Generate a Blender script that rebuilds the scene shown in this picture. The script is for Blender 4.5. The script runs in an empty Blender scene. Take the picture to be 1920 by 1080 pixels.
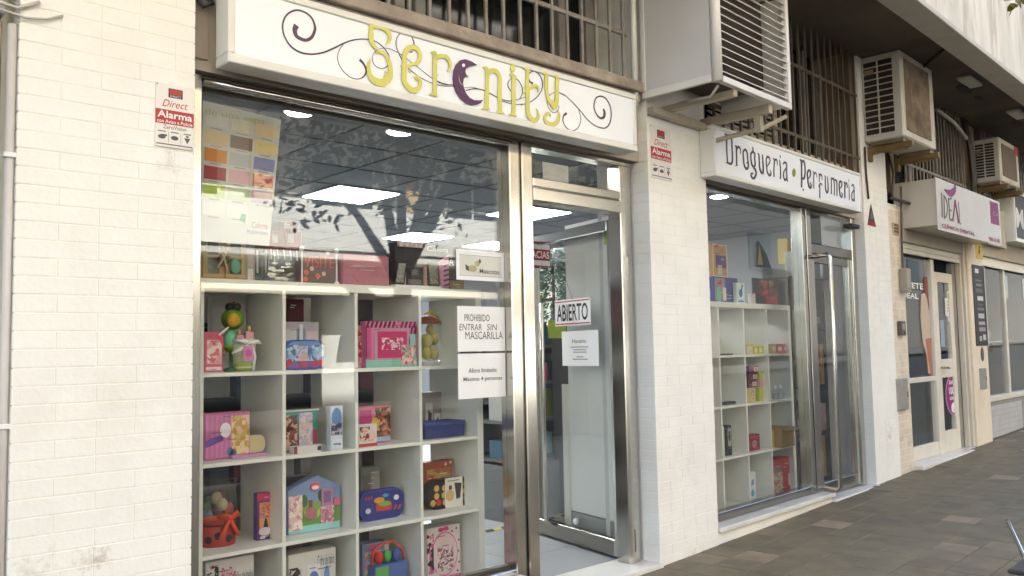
import bpy, bmesh, math, random
from mathutils import Vector, Matrix
random.seed(7)
SC = bpy.context.scene
COL = SC.collection
R_ = math.radians

# ---------------------------------------------------------------- camera
FPX, YAW, PITCH, ROLL = 1622.446, 0.742941, 0.0729140, -0.0191321
CAM = Vector((0.0, -3.0, 1.36))
fwd = Vector((math.sin(YAW)*math.cos(PITCH), math.cos(YAW)*math.cos(PITCH), math.sin(PITCH)))
r0 = Vector((math.cos(YAW), -math.sin(YAW), 0)); u0 = r0.cross(fwd)
rgt = math.cos(ROLL)*r0 + math.sin(ROLL)*u0
upv = -math.sin(ROLL)*r0 + math.cos(ROLL)*u0
cd = bpy.data.cameras.new('camera'); cam = bpy.data.objects.new('camera', cd); COL.objects.link(cam)
cd.sensor_width = 36.0; cd.lens = FPX/1920*36; cd.clip_start = 0.05; cd.clip_end = 600
cam.matrix_world = Matrix(((rgt.x, upv.x, -fwd.x, CAM.x), (rgt.y, upv.y, -fwd.y, CAM.y), (rgt.z, upv.z, -fwd.z, CAM.z), (0, 0, 0, 1)))
SC.camera = cam
# ---------------------------------------------------------------- sky, sun, exposure
SUN_EL, SUN_AZ = R_(50), R_(14)          # azimuth from +Y towards +X: the sun stands behind the shops
w = bpy.data.worlds.new('World'); SC.world = w; w.use_nodes = True
nt = w.node_tree; nt.nodes.clear()
sky = nt.nodes.new('ShaderNodeTexSky'); sky.sky_type = 'NISHITA'; sky.sun_disc = False
sky.sun_elevation = SUN_EL; sky.sun_rotation = SUN_AZ; sky.dust_density = 2.0
bg = nt.nodes.new('ShaderNodeBackground'); bg.inputs[1].default_value = 0.10
wo = nt.nodes.new('ShaderNodeOutputWorld')
nt.links.new(sky.outputs[0], bg.inputs[0]); nt.links.new(bg.outputs[0], wo.inputs[0])
sl = bpy.data.lights.new('sun', 'SUN'); sl.energy = 4.2; sl.angle = R_(0.5); sl.color = (1, .972, .895)
so = bpy.data.objects.new('sun', sl); COL.objects.link(so)
sd = Vector((math.sin(SUN_AZ)*math.cos(SUN_EL), math.cos(SUN_AZ)*math.cos(SUN_EL), math.sin(SUN_EL)))
so.location = sd*40; so.rotation_euler = sd.to_track_quat('Z', 'Y').to_euler()
SC.view_settings.view_transform = 'Standard'; SC.view_settings.look = 'None'
SC.view_settings.gamma = 1.0; SC.view_settings.use_curve_mapping = False
SC.view_settings.exposure = 3.06
cy = SC.cycles
cy.use_denoising = True; cy.max_bounces = 8; cy.diffuse_bounces = 4; cy.glossy_bounces = 5
cy.transparent_max_bounces = 24; cy.caustics_reflective = False; cy.caustics_refractive = False
cy.sample_clamp_indirect = 6.0

# ---------------------------------------------------------------- frames and measuring
BEND = 0.0656412; XH = 3.807651
LF = Matrix.Identity(4)                                              # the left shop front: X along the wall, Y into the building
RF = Matrix.Translation((XH, 0, 0)) @ Matrix.Rotation(BEND, 4, 'Z')  # the wall right of the middle pillar turns back by 3.8 degrees
RFI = RF.inverted()
def ray(px, py):
    return rgt*((px-960)/FPX) - upv*((py-540)/FPX) + fwd
def hit(px, py, fr, ax, v):
    """where the sight line of a picture point meets the plane coordinate[ax] = v of a wall frame"""
    inv = fr.inverted(); o = inv @ CAM; d = inv.to_3x3() @ ray(px, py)
    return o + d*((v-o[ax])/d[ax])
def L(px, py, y): return hit(px, py, LF, 1, y)
def RR(px, py, t): return hit(px, py, RF, 1, t)
def pix(P):
    c = Vector(P)-CAM; z = c.dot(fwd)
    return 960+FPX*c.dot(rgt)/z, 540-FPX*c.dot(upv)/z

# ---------------------------------------------------------------- materials
def lin(c):
    return tuple(((v/255)/12.92 if v/255 <= .04045 else ((v/255+.055)/1.055)**2.4) for v in c)
MATS = {}
def M(name, col=(200, 200, 200), rough=.55, metal=0.0, var=.08, scale=6.0, bump=0.0, bscale=60.0, stain=None, stain_amt=0.0, stain_scale=3.0, spec=.5, coat=0.0, stretch=None):
    if name in MATS: return MATS[name]
    m = bpy.data.materials.new(name); m.use_nodes = True; n = m.node_tree.nodes; l = m.node_tree.links
    p = n['Principled BSDF']; c = lin(col)
    p.inputs['Roughness'].default_value = rough; p.inputs['Metallic'].default_value = metal
    p.inputs['Specular IOR Level'].default_value = spec
    if coat: p.inputs['Coat Weight'].default_value = coat; p.inputs['Coat Roughness'].default_value = .08
    g = n.new('ShaderNodeNewGeometry'); src = g.outputs['Position']
    if stretch:
        mp = n.new('ShaderNodeMapping'); mp.inputs['Scale'].default_value = stretch; l.new(src, mp.inputs[0]); src = mp.outputs[0]
    nz = n.new('ShaderNodeTexNoise'); nz.inputs['Scale'].default_value = scale; nz.inputs['Detail'].default_value = 6
    l.new(src, nz.inputs['Vector'])
    rp = n.new('ShaderNodeValToRGB'); rp.color_ramp.elements[0].position = .3; rp.color_ramp.elements[1].position = .7
    rp.color_ramp.elements[0].color = tuple(max(0, v*(1-var)) for v in c)+(1,)
    rp.color_ramp.elements[1].color = tuple(min(1, v*(1+var*.6)) for v in c)+(1,)
    l.new(nz.outputs[0], rp.inputs[0]); out = rp.outputs[0]
    if stain:
        n2 = n.new('ShaderNodeTexNoise'); n2.inputs['Scale'].default_value = stain_scale; n2.inputs['Detail'].default_value = 8; n2.inputs['Roughness'].default_value = .65
        l.new(src, n2.inputs['Vector'])
        r2 = n.new('ShaderNodeValToRGB'); r2.color_ramp.elements[0].position = .5; r2.color_ramp.elements[1].position = .72
        r2.color_ramp.elements[0].color = (0, 0, 0, 1); r2.color_ramp.elements[1].color = (stain_amt,)*3+(1,)
        l.new(n2.outputs[0], r2.inputs[0])
        mx = n.new('ShaderNodeMix'); mx.data_type = 'RGBA'; l.new(r2.outputs[0], mx.inputs[0]); l.new(out, mx.inputs[6])
        mx.inputs[7].default_value = lin(stain)+(1,); out = mx.outputs[2]
    l.new(out, p.inputs['Base Color'])
    if bump:
        n3 = n.new('ShaderNodeTexNoise'); n3.inputs['Scale'].default_value = bscale; n3.inputs['Detail'].default_value = 4
        l.new(src, n3.inputs['Vector'])
        b = n.new('ShaderNodeBump'); b.inputs['Strength'].default_value = bump; b.inputs['Distance'].default_value = .01
        l.new(n3.outputs[0], b.inputs['Height']); l.new(b.outputs[0], p.inputs['Normal'])
    MATS[name] = m; return m
def EM(name, col, strength):
    if name in MATS: return MATS[name]
    m = bpy.data.materials.new(name); m.use_nodes = True; n = m.node_tree.nodes; p = n['Principled BSDF']
    p.inputs['Base Color'].default_value = (.8, .8, .8, 1)
    p.inputs['Emission Color'].default_value = lin(col)+(1,); p.inputs['Emission Strength'].default_value = strength
    MATS[name] = m; return m
def GL(name, tint=(.95, .955, .945), f0=.05, rough=0.0, maxr=.9, haze=0.0):
    """clear sheet: mirrors more the flatter one looks along it, lets the rest through"""
    if name in MATS: return MATS[name]
    m = bpy.data.materials.new(name); m.use_nodes = True; n = m.node_tree.nodes; l = m.node_tree.links; n.clear()
    o = n.new('ShaderNodeOutputMaterial'); t = n.new('ShaderNodeBsdfTransparent'); t.inputs[0].default_value = tint+(1,)
    g = n.new('ShaderNodeBsdfGlossy'); g.inputs['Roughness'].default_value = rough; g.inputs['Color'].default_value = (.95, .97, .97, 1)
    lw = n.new('ShaderNodeLayerWeight'); lw.inputs['Blend'].default_value = .5
    pw = n.new('ShaderNodeMath'); pw.operation = 'POWER'; pw.inputs[1].default_value = 5; l.new(lw.outputs['Facing'], pw.inputs[0])
    ma = n.new('ShaderNodeMath'); ma.operation = 'MULTIPLY_ADD'; ma.inputs[1].default_value = maxr; ma.inputs[2].default_value = f0; l.new(pw.outputs[0], ma.inputs[0])
    mx = n.new('ShaderNodeMixShader'); l.new(ma.outputs[0], mx.inputs[0]); l.new(t.outputs[0], mx.inputs[1]); l.new(g.outputs[0], mx.inputs[2])
    out = mx.outputs[0]
    if haze:
        d = n.new('ShaderNodeBsdfDiffuse'); d.inputs[0].default_value = (.8, .8, .78, 1)
        m2 = n.new('ShaderNodeMixShader'); m2.inputs[0].default_value = haze; l.new(out, m2.inputs[1]); l.new(d.outputs[0], m2.inputs[2]); out = m2.outputs[0]
    l.new(out, o.inputs[0]); MATS[name] = m; return m
def ILL(pal, scale=55):
    """busy printed artwork: small irregular patches in a packet's colours"""
    name = 'artwork_'+'_'.join('%02x%02x%02x' % c for c in pal)
    if name in MATS: return MATS[name]
    m = bpy.data.materials.new(name); m.use_nodes = True; n = m.node_tree.nodes; l = m.node_tree.links; p = n['Principled BSDF']; p.inputs['Roughness'].default_value = .38
    g = n.new('ShaderNodeNewGeometry'); nz = n.new('ShaderNodeTexNoise'); nz.inputs['Scale'].default_value = 28; l.new(g.outputs['Position'], nz.inputs['Vector'])
    ad = n.new('ShaderNodeVectorMath'); ad.operation = 'MULTIPLY_ADD'; ad.inputs[1].default_value = (.05, .05, .05); l.new(nz.outputs['Color'], ad.inputs[0]); l.new(g.outputs['Position'], ad.inputs[2])
    v = n.new('ShaderNodeTexVoronoi'); v.inputs['Scale'].default_value = scale; v.inputs['Randomness'].default_value = 1; l.new(ad.outputs[0], v.inputs['Vector'])
    sp = n.new('ShaderNodeSeparateColor'); l.new(v.outputs['Color'], sp.inputs[0])
    r = n.new('ShaderNodeValToRGB'); r.color_ramp.interpolation = 'CONSTANT'; e = r.color_ramp.elements
    while len(e) < len(pal): e.new(.5)
    for i, c in enumerate(pal): e[i].position = i/len(pal); e[i].color = lin(c)+(1,)
    l.new(sp.outputs[0], r.inputs[0]); l.new(r.outputs[0], p.inputs['Base Color']); MATS[name] = m; return m
def C(r, g, b, rough=.5):
    """plain coloured print or plastic"""
    return M('print_%d_%d_%d' % (r, g, b), (r, g, b), rough, var=.05, scale=30)

PAINT = M('white_painted_brick', (242, 240, 234), .62, var=.04, scale=5, bump=.12, bscale=55, stain=(214, 200, 182), stain_amt=.3, stain_scale=2.2)
def add_stains(m, spots, col):
    """a few speckled dirt marks on the paint, each at its own place on the wall"""
    n = m.node_tree.nodes; l = m.node_tree.links; p = n['Principled BSDF']; old = p.inputs['Base Color'].links[0].from_socket
    g = n.new('ShaderNodeNewGeometry'); nz = n.new('ShaderNodeTexNoise'); nz.inputs['Scale'].default_value = 26; nz.inputs['Detail'].default_value = 9; nz.inputs['Roughness'].default_value = .75
    l.new(g.outputs['Position'], nz.inputs['Vector'])
    for pos, rad, amt in spots:
        d = n.new('ShaderNodeVectorMath'); d.operation = 'DISTANCE'; d.inputs[1].default_value = pos; l.new(g.outputs['Position'], d.inputs[0])
        r = n.new('ShaderNodeMapRange'); r.inputs[1].default_value = rad; r.inputs[2].default_value = 0; r.inputs[3].default_value = -.16; r.inputs[4].default_value = .10; l.new(d.outputs['Value'], r.inputs[0])
        a = n.new('ShaderNodeMath'); a.operation = 'ADD'; l.new(r.outputs[0], a.inputs[0]); l.new(nz.outputs[0], a.inputs[1])
        q = n.new('ShaderNodeMapRange'); q.inputs[1].default_value = .50; q.inputs[2].default_value = .66; q.inputs[4].default_value = amt; l.new(a.outputs[0], q.inputs[0])
        x = n.new('ShaderNodeMix'); x.data_type = 'RGBA'; l.new(q.outputs[0], x.inputs[0]); l.new(old, x.inputs[6]); x.inputs[7].default_value = lin(col)+(1,); old = x.outputs[2]
    l.new(old, p.inputs['Base Color'])
add_stains(PAINT, [(tuple(L(175, 1052, 0)), .14, .5), (tuple(L(60, 1090, 0)), .2, .3), (tuple(RF @ RR(1290, 880, 0)), .22, .15), (tuple(RF @ RR(1668, 815, 0)), .2, .45), (tuple(RF @ RR(1300, 1045, 0)), .2, .2), (tuple(L(320, 300, 0)), .10, .3)], (150, 122, 96))
REVEAL = M('grey_painted_reveal', (206, 204, 202), .6, var=.05, scale=5, bump=.2, bscale=50)
MORTAR = M('painted_mortar', (240, 238, 226), .75, var=.08, scale=9, bump=.3, bscale=80)
STEEL = M('polished_steel', (200, 197, 190), .19, 1.0, var=.05, scale=3, bump=.05, bscale=6)
STEELD = M('brushed_steel', (158, 153, 144), .2, 1.0, var=.1, scale=4, bump=.02, bscale=9)
GLASS = GL('window_glass'); CLEAR = GL('clear_plastic', (.95, .96, .96), .03, .08, .6, .05)
WHITE = M('white_laminate', (236, 236, 228), .4, var=.03)
SIGNW = M('white_acrylic', (241, 244, 249), .22, var=.02, scale=2, coat=.3)
ALU = M('white_aluminium', (226, 224, 216), .35, var=.04)
PAPER = M('white_paper', (238, 238, 238), .7, var=.03)
BLACK = M('black_ink', (26, 25, 27), .5, var=.05)
DARK = M('dark_board', (48, 47, 48), .6, var=.15)
GALV = M('galvanised_metal', (176, 174, 168), .45, .6, var=.15, scale=12)
BARS = M('worn_grille_paint', (146, 140, 132), .55, .2, var=.18, scale=14, stain=(96, 62, 44), stain_amt=.7, stain_scale=9)
MARBLE = M('pale_marble', (226, 221, 210), .28, var=.07, scale=7, stain=(180, 172, 160), stain_amt=.4, stain_scale=4)

# ---------------------------------------------------------------- mesh building
class MB:
    def __init__(s): s.v = []; s.f = []
    def add(s, vs, fs):
        k = len(s.v); s.v += [tuple(p) for p in vs]; s.f += [tuple(i+k for i in f) for f in fs]; return s
    def box(s, x0, x1, y0, y1, z0, z1):
        return s.add([(x0,y0,z0),(x1,y0,z0),(x1,y1,z0),(x0,y1,z0),(x0,y0,z1),(x1,y0,z1),(x1,y1,z1),(x0,y1,z1)],
                     [(0,3,2,1),(4,5,6,7),(0,1,5,4),(1,2,6,5),(2,3,7,6),(3,0,4,7)])
    def prism(s, poly, y0, y1):
        """outline in (x, z), counter-clockwise seen from the street, pushed from y0 (front) to y1"""
        a = sum(poly[i][0]*poly[(i+1) % len(poly)][1]-poly[(i+1) % len(poly)][0]*poly[i][1] for i in range(len(poly)))
        if a < 0: poly = poly[::-1]
        n = len(poly)
        s.add([(x, y0, z) for x, z in poly]+[(x, y1, z) for x, z in poly],
              [tuple(range(n)), tuple(range(2*n-1, n-1, -1))]+[((i+1) % n, i, n+i, n+(i+1) % n) for i in range(n)])
        return s
    def slab(s, poly, z0, z1):
        n = len(poly)
        a = sum(poly[i][0]*poly[(i+1) % n][1]-poly[(i+1) % n][0]*poly[i][1] for i in range(n))
        if a < 0: poly = poly[::-1]
        return s.add([(x, y, z1) for x, y in poly]+[(x, y, z0) for x, y in poly],
              [tuple(range(n)), tuple(range(2*n-1, n-1, -1))]+[(i, n+i, n+(i+1) % n, (i+1) % n) for i in range(n)])
    def tube(s, pts, r, n=8, closed=False, cap=True):
        pts = [Vector(p) for p in pts]; k0 = len(s.v); m = len(pts); rs = r if isinstance(r, (list, tuple)) else [r]*m
        ref = None
        for i, p in enumerate(pts):
            d = (pts[min(i+1, m-1)]-pts[max(i-1, 0)]).normalized()
            if ref is None: ref = d.orthogonal().normalized()
            ref = (ref-d*ref.dot(d)); ref = ref.normalized() if ref.length > 1e-6 else d.orthogonal().normalized()
            b = d.cross(ref)
            for j in range(n):
                a = 2*math.pi*j/n; s.v.append(tuple(p+(ref*math.cos(a)+b*math.sin(a))*rs[i]))
        for i in range(m-1):
            for j in range(n):
                a, b2 = k0+i*n+j, k0+i*n+(j+1) % n
                s.f.append((a, b2, b2+n, a+n))
        if cap:
            s.f.append(tuple(k0+j for j in range(n-1, -1, -1))); s.f.append(tuple(k0+(m-1)*n+j for j in range(n)))
        return s
    def lathe(s, prof, c=(0, 0), n=20):
        """profile of (radius, z) turned about a vertical axis at c"""
        k0 = len(s.v); m = len(prof)
        for r, z in prof:
            for j in range(n):
                a = 2*math.pi*j/n; s.v.append((c[0]+r*math.cos(a), c[1]+r*math.sin(a), z))
        for i in range(m-1):
            for j in range(n):
                a, b = k0+i*n+j, k0+i*n+(j+1) % n; s.f.append((a, b, b+n, a+n))
        s.f.append(tuple(k0+j for j in range(n-1, -1, -1))); s.f.append(tuple(k0+(m-1)*n+j for j in range(n)))
        return s
    def ball(s, c, r, nu=12, nv=8):
        rx, ry, rz = r if isinstance(r, (list, tuple)) else (r, r, r)
        k0 = len(s.v)
        for i in range(1, nv):
            th = math.pi*i/nv
            for j in range(nu):
                a = 2*math.pi*j/nu; s.v.append((c[0]+rx*math.sin(th)*math.cos(a), c[1]+ry*math.sin(th)*math.sin(a), c[2]+rz*math.cos(th)))
        t = len(s.v); s.v.append((c[0], c[1], c[2]+rz)); s.v.append((c[0], c[1], c[2]-rz))
        for i in range(nv-2):
            for j in range(nu):
                a, b = k0+i*nu+j, k0+i*nu+(j+1) % nu; s.f.append((a, a+nu, b+nu, b))
        for j in range(nu):
            s.f.append((t, k0+j, k0+(j+1) % nu)); e = k0+(nv-2)*nu; s.f.append((t+1, e+(j+1) % nu, e+j))
        return s
    def ribbon(s, pts, y0, y1):
        """flat band through (x, z, width), on the plane y0 with thickness to y1"""
        P = smooth(pts, 5); n = len(P); lft = []; rg = []
        for i, (x, z, wd) in enumerate(P):
            a = P[max(i-1, 0)]; b = P[min(i+1, n-1)]; dx, dz = b[0]-a[0], b[1]-a[1]; q = math.hypot(dx, dz) or 1
            nx, nz_ = -dz/q*wd/2, dx/q*wd/2
            lft.append((x+nx, z+nz_)); rg.append((x-nx, z-nz_))
        k = len(s.v)
        for yy in (y0, y1):
            for a, b in zip(lft, rg): s.v.append((a[0], yy, a[1])); s.v.append((b[0], yy, b[1]))
        for i in range(n-1):
            a = k+2*i; s.f.append((a, a+1, a+3, a+2)); b = a+2*n
            s.f.append((b, b+2, b+3, b+1)); s.f.append((a, a+2, b+2, b)); s.f.append((a+1, b+1, b+3, a+3))
        return s
    def mesh(s, name, bevel=0, seg=1, smoothf=False):
        me = bpy.data.meshes.new(name); me.from_pydata(s.v, [], s.f); me.validate()
        if bevel:
            bm = bmesh.new(); bm.from_mesh(me)
            ed = [e for e in bm.edges if len(e.link_faces) == 2 and e.calc_face_angle(0) > .5]
            bmesh.ops.bevel(bm, geom=ed, offset=bevel, segments=seg, affect='EDGES', clamp_overlap=True, profile=.5)
            bm.to_mesh(me); bm.free()
        if smoothf:
            me.polygons.foreach_set('use_smooth', [True]*len(me.polygons))
        me.update(); return me
def smooth(pts, k):
    if len(pts) < 3: return pts
    out = []
    for i in range(len(pts)-1):
        p0 = pts[max(i-1, 0)]; p1 = pts[i]; p2 = pts[i+1]; p3 = pts[min(i+2, len(pts)-1)]
        for j in range(k):
            t = j/k
            out.append(tuple(.5*((2*b)+(-a+c)*t+(2*a-5*b+4*c-d)*t*t+(-a+3*b-3*c+d)*t**3) for a, b, c, d in zip(p0, p1, p2, p3)))
    out.append(tuple(pts[-1])); return out

BASE = {}
def props(o, label=None, cat=None, group=None, kind=None):
    if label: o['label'] = label
    if cat: o['category'] = cat
    if group: o['group'] = group
    if kind: o['kind'] = kind
    return o
def thing(name, label, cat, base=(0, 0, 0), fr=LF, rz=0.0, group=None, local=False):
    """an Empty at the thing's base; parts are given in wall-frame coordinates, or from the base itself when local"""
    o = bpy.data.objects.new(name, None); COL.objects.link(o); o.empty_display_size = .05
    o.matrix_world = fr @ Matrix.Translation(base) @ Matrix.Rotation(rz, 4, 'Z')
    BASE[o] = Vector((0, 0, 0)) if local else Vector(base)
    return props(o, label, cat, group)
def part(mb, name, mat, parent, bevel=0, smoothf=False, label=None, kind=None, seg=1):
    b = BASE.get(parent, Vector((0, 0, 0)))
    mb.v = [(x-b.x, y-b.y, z-b.z) for x, y, z in mb.v]
    o = bpy.data.objects.new(name, mb.mesh(name, bevel, seg, smoothf)); COL.objects.link(o); o.data.materials.append(mat)
    o.parent = parent; BASE[o] = b
    return props(o, label, None, None, kind)
def solo(mb, name, mat, label=None, cat=None, base=(0, 0, 0), fr=LF, rz=0.0, group=None, kind=None, bevel=0, smoothf=False, local=False):
    b = Vector((0, 0, 0)) if local else Vector(base)
    mb.v = [(x-b.x, y-b.y, z-b.z) for x, y, z in mb.v]
    o = bpy.data.objects.new(name, mb.mesh(name, bevel, 1, smoothf)); COL.objects.link(o); o.data.materials.append(mat)
    o.matrix_world = fr @ Matrix.Translation(base) @ Matrix.Rotation(rz, 4, 'Z'); BASE[o] = b
    return props(o, label, cat, group, kind)
_tc = {}
def text(s, name, mat, parent, x0, x1, z0, z1, y, shear=0.0, bold=0.0, keep=False, depth=.0008):
    """lettering filled into the rectangle x0..x1, z0..z1 of the plane y"""
    key = (s, shear, bold)
    if key not in _tc:
        cu = bpy.data.curves.new('lettering', 'FONT'); cu.body = s; cu.size = 1; cu.shear = shear; cu.offset = bold; cu.resolution_u = 3
        to = bpy.data.objects.new('lettering', cu); COL.objects.link(to)
        bpy.context.view_layer.update()
        me = bpy.data.meshes.new_from_object(to.evaluated_get(bpy.context.evaluated_depsgraph_get()))
        _tc[key] = ([tuple(v.co) for v in me.vertices], [tuple(p.vertices) for p in me.polygons])
        bpy.data.objects.remove(to); bpy.data.curves.remove(cu); bpy.data.meshes.remove(me)
    V, F = _tc[key]
    ax, bx_ = min(v[0] for v in V), max(v[0] for v in V); az, bz = min(v[1] for v in V), max(v[1] for v in V)
    sx, sz = (x1-x0)/(bx_-ax), (z1-z0)/(bz-az)
    if keep: sx = sz = min(sx, sz)
    mb = MB(); mb.add([(x0+(v[0]-ax)*sx, y-depth, z0+(v[1]-az)*sz) for v in V], F)
    return part(mb, name, mat, parent)
def ell(cx, cz, rx, rz, n=20): return [(cx+rx*math.cos(2*math.pi*i/n), cz+rz*math.sin(2*math.pi*i/n)) for i in range(n)]
def rrect(x0, x1, z0, z1, r, n=4):
    o = []
    for cx, cz, a0 in ((x1-r, z1-r, 0), (x0+r, z1-r, 90), (x0+r, z0+r, 180), (x1-r, z0+r, 270)):
        for i in range(n+1):
            a = R_(a0+90*i/n); o.append((cx+r*math.cos(a), cz+r*math.sin(a)))
    return o
# ================================================================ ground, road, pavement
GZ0, GSL = .180, .0215
def gz(s): return GZ0+GSL*s
def sheet(s0, s1, t0, t1, dz=0.0, n=1):
    m = MB(); return m.add([(s0, t0, gz(s0)+dz), (s1, t0, gz(s1)+dz), (s1, t1, gz(s1)+dz), (s0, t1, gz(s0)+dz)], [(0, 1, 2, 3)])
ASPH = M('asphalt', (66, 65, 64), .85, var=.15, scale=20, bump=.4, bscale=120)
GRND = M('bare_ground', (112, 104, 92), .9, var=.1, scale=.5)
solo(sheet(-150, 190, -170, 120, -.165), 'ground', GRND, kind='structure', fr=RF)
solo(sheet(-40, 60, -10.2, -4.6, -.13), 'road', ASPH, kind='structure', fr=RF)
solo(sheet(-40, 60, -16, -10.2, -.004), 'far_pavement', M('far_paving', (150, 144, 134), .8, var=.12, scale=3), kind='structure', fr=RF)
JOINT = M('paving_joint', (96, 88, 73), .9, var=.2, scale=18, bump=.3)
pav = solo(sheet(-14, 34, -4.45, .3, -.006), 'pavement', JOINT, kind='structure', fr=RF)
kb = MB()
for k in range(-14, 34): kb.box(k+.004, k+.996, -4.6, -4.45, gz(k)-.16, gz(k)+.0)
solo(kb, 'kerb', M('granite_kerb', (150, 146, 140), .7, var=.15, scale=30, bump=.2), kind='structure', fr=RF)
TM = [M('paving_tile_%d' % i, c, .62, var=.22, scale=7, bump=.25, bscale=90, stain=(82, 74, 60), stain_amt=.6, stain_scale=3) for i, c in enumerate(((119, 108, 84), (115, 104, 81), (122, 110, 85), (117, 105, 81)))]
TL_ = [M('pale_paving_tile_%d' % i, c, .62, var=.2, scale=9, bump=.25, bscale=90, stain=(98, 86, 76), stain_amt=.7, stain_scale=4) for i, c in enumerate(((156, 137, 111), (142, 126, 101), (130, 117, 93)))]
TS = .20
def tile_mesh(mat):
    m = MB().box(.002, TS-.002, .002, TS-.002, -.03, 0); me = m.mesh('tile', .0025); me.materials.append(mat)
    return me
TMESH = [tile_mesh(m) for m in TM]; TPALE = [tile_mesh(m) for m in TL_]
cand = []
rt = random.Random(3)
for i in range(-3, 60):
    for j in range(1, 17):
        s, t = i*TS, -j*TS
        P = RF @ Vector((s+.1, t+.1, gz(s+.1))); d = P-CAM
        if d.dot(fwd) < .5: continue
        x, y = pix(P)
        if not (-60 < x < 1990 and 300 < y < 1140): continue
        cand.append((d.length, i, j))
cand.sort(); rest = {}
tilt = Matrix.Rotation(-math.atan(GSL), 4, 'Y')
for q, (d, i, j) in enumerate(cand):
    r = rt.random()
    pale = ((i*2+j*3) % 5 == 0 and r < .42) or r < .02
    mesh = rt.choice(TPALE) if pale else rt.choice(TMESH)
    dz = rt.uniform(-.0015, .0015); tw = rt.uniform(-.008, .008)
    if q < 300:
        o = bpy.data.objects.new('tile', mesh); COL.objects.link(o); o.parent = pav
        o.matrix_parent_inverse = Matrix.Identity(4)
        o.location = (i*TS, -j*TS, gz(i*TS)+dz); o.rotation_euler = (tw*.3, -math.atan(GSL)+tw*.3, tw)
    else:
        rest.setdefault(mesh.materials[0].name, (mesh.materials[0], MB()))[1].box(i*TS+.002, i*TS+TS-.002, -j*TS+.002, -j*TS+TS-.002, gz(i*TS+.1)-.03, gz(i*TS+.1)+dz)
# the far tiles share one part; its materials come slot by slot
if rest:
    allv = MB(); slots = []; idx = []
    for k, (nm, (mt, mb)) in enumerate(rest.items()):
        slots.append(mt); n0 = len(allv.f); allv.add(mb.v, mb.f); idx += [k]*(len(allv.f)-n0)
    o = bpy.data.objects.new('far_tiles', allv.mesh('far_tiles')); COL.objects.link(o); o.parent = pav; o['kind'] = 'stuff'
    for mt in slots: o.data.materials.append(mt)
    o.data.polygons.foreach_set('material_index', idx)

# ================================================================ the building above and behind (its own weight throws the shade on the street)
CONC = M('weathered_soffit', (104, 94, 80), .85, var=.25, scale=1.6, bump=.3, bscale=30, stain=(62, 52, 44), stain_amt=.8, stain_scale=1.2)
FASC = M('stained_fascia_paint', (222, 216, 202), .7, var=.14, scale=2, stain=(140, 118, 88), stain_amt=.75, stain_scale=1.6, stretch=(3.0, 3.0, .6))
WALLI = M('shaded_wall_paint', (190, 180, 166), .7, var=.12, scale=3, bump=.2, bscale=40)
bld = thing('apartment_building', 'tall block above the shops with a brown soffit and stained white balcony front', 'building', (0, .6, 3.74), RF)
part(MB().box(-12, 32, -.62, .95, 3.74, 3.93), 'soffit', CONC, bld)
f_ = MB()
for k in range(-6, 16): f_.box(k*2.0+.006, k*2.0+1.994, -.80, -.64, 3.70, 4.95)
part(f_, 'balcony_front', FASC, bld, bevel=.004)
part(MB().box(-12, 32, -.83, -.635, 3.66, 3.70), 'drip_edge', M('drip_edge_paint', (196, 190, 178), .6, var=.1), bld, bevel=.004)
part(MB().box(5.66, 95, 1.03, 9.0, .1, 3.19), 'ground_floor', M('render_coat', (220, 212, 198), .8, var=.06), bld)
part(MB().box(9.05, 60, .1, 1.02, .1, 3.3), 'blank_front_wall', M('render_coat', (220, 212, 198), .8, var=.06), bld)  # plain unseen wall added to keep daylight out of the far right shop
part(MB().box(-25, 95, .95, 9.0, 3.2, 18.4), 'upper_storeys', M('render_coat', (220, 212, 198), .8, var=.06), bld)
lm = M('soffit_lamp_metal', (200, 196, 186), .4, .3)
for s in (4.45, 6.05):
    lp = part(MB().box(s-.19, s+.19, -.52, -.40, 3.70, 3.738), 'ceiling_lamp', lm, bld, bevel=.01)
    part(MB().box(s-.16, s+.16, -.50, -.42, 3.694, 3.699), 'diffuser', M('lamp_diffuser', (210, 212, 206), .3), lp)
for s, r in ((4.75, .10), (5.2, .06), (6.6, .09)):
    part(MB().slab([(s+r*1.7*math.cos(a*.5236), -.33+r*.5*math.sin(a*.5236)) for a in range(12)], 3.733, 3.7385), 'soffit_patch', DARK, bld)
part(MB().tube([(3.3, -.62, 3.71), (3.9, -.15, 3.72), (4.2, .0, 3.70)], .012, 6), 'cable', DARK, bld)

# the shop behind the glass: one room, white floor, dark ceiling, grey back walls
FLOORZ = .200
room = solo(MB().slab([(.9, .19), (3.8, .19), tuple((RF @ Vector((5.4, .19, 0)))[:2]), (9.2, 6.8), (.9, 6.8)], 2.70, 2.78), 'shop_ceiling', M('grey_ceiling_tile', (84, 85, 88), .85, var=.06, scale=3), kind='structure')
CT = M('ceiling_grid', (70, 71, 74), .7)
cg = MB()
for k in range(14): cg.box(.95+k*.6, .962+k*.6, .4, 6.7, 2.694, 2.6995)
for k in range(11): cg.box(.95, 9.1, .5+k*.6, .512+k*.6, 2.6945, 2.6998)
part(cg, 'ceiling_grid', CT, room)
solo(MB().box(.9, 9.2, 6.8, 6.95, .2, 2.9), 'shop_back_wall', M('grey_wall_paint', (104, 106, 110), .8, var=.1, scale=2), kind='structure')
solo(MB().box(9.2, 9.35, .75, 6.95, .2, 2.9), 'shop_end_wall', M('pale_wall_paint', (150, 150, 148), .8, var=.06, scale=2), kind='structure')
solo(MB().box(.75, .9, .12, 6.95, .2, 2.9), 'shop_side_wall', M('pale_wall_paint2', (160, 158, 154), .8, var=.06, scale=2), kind='structure')
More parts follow.
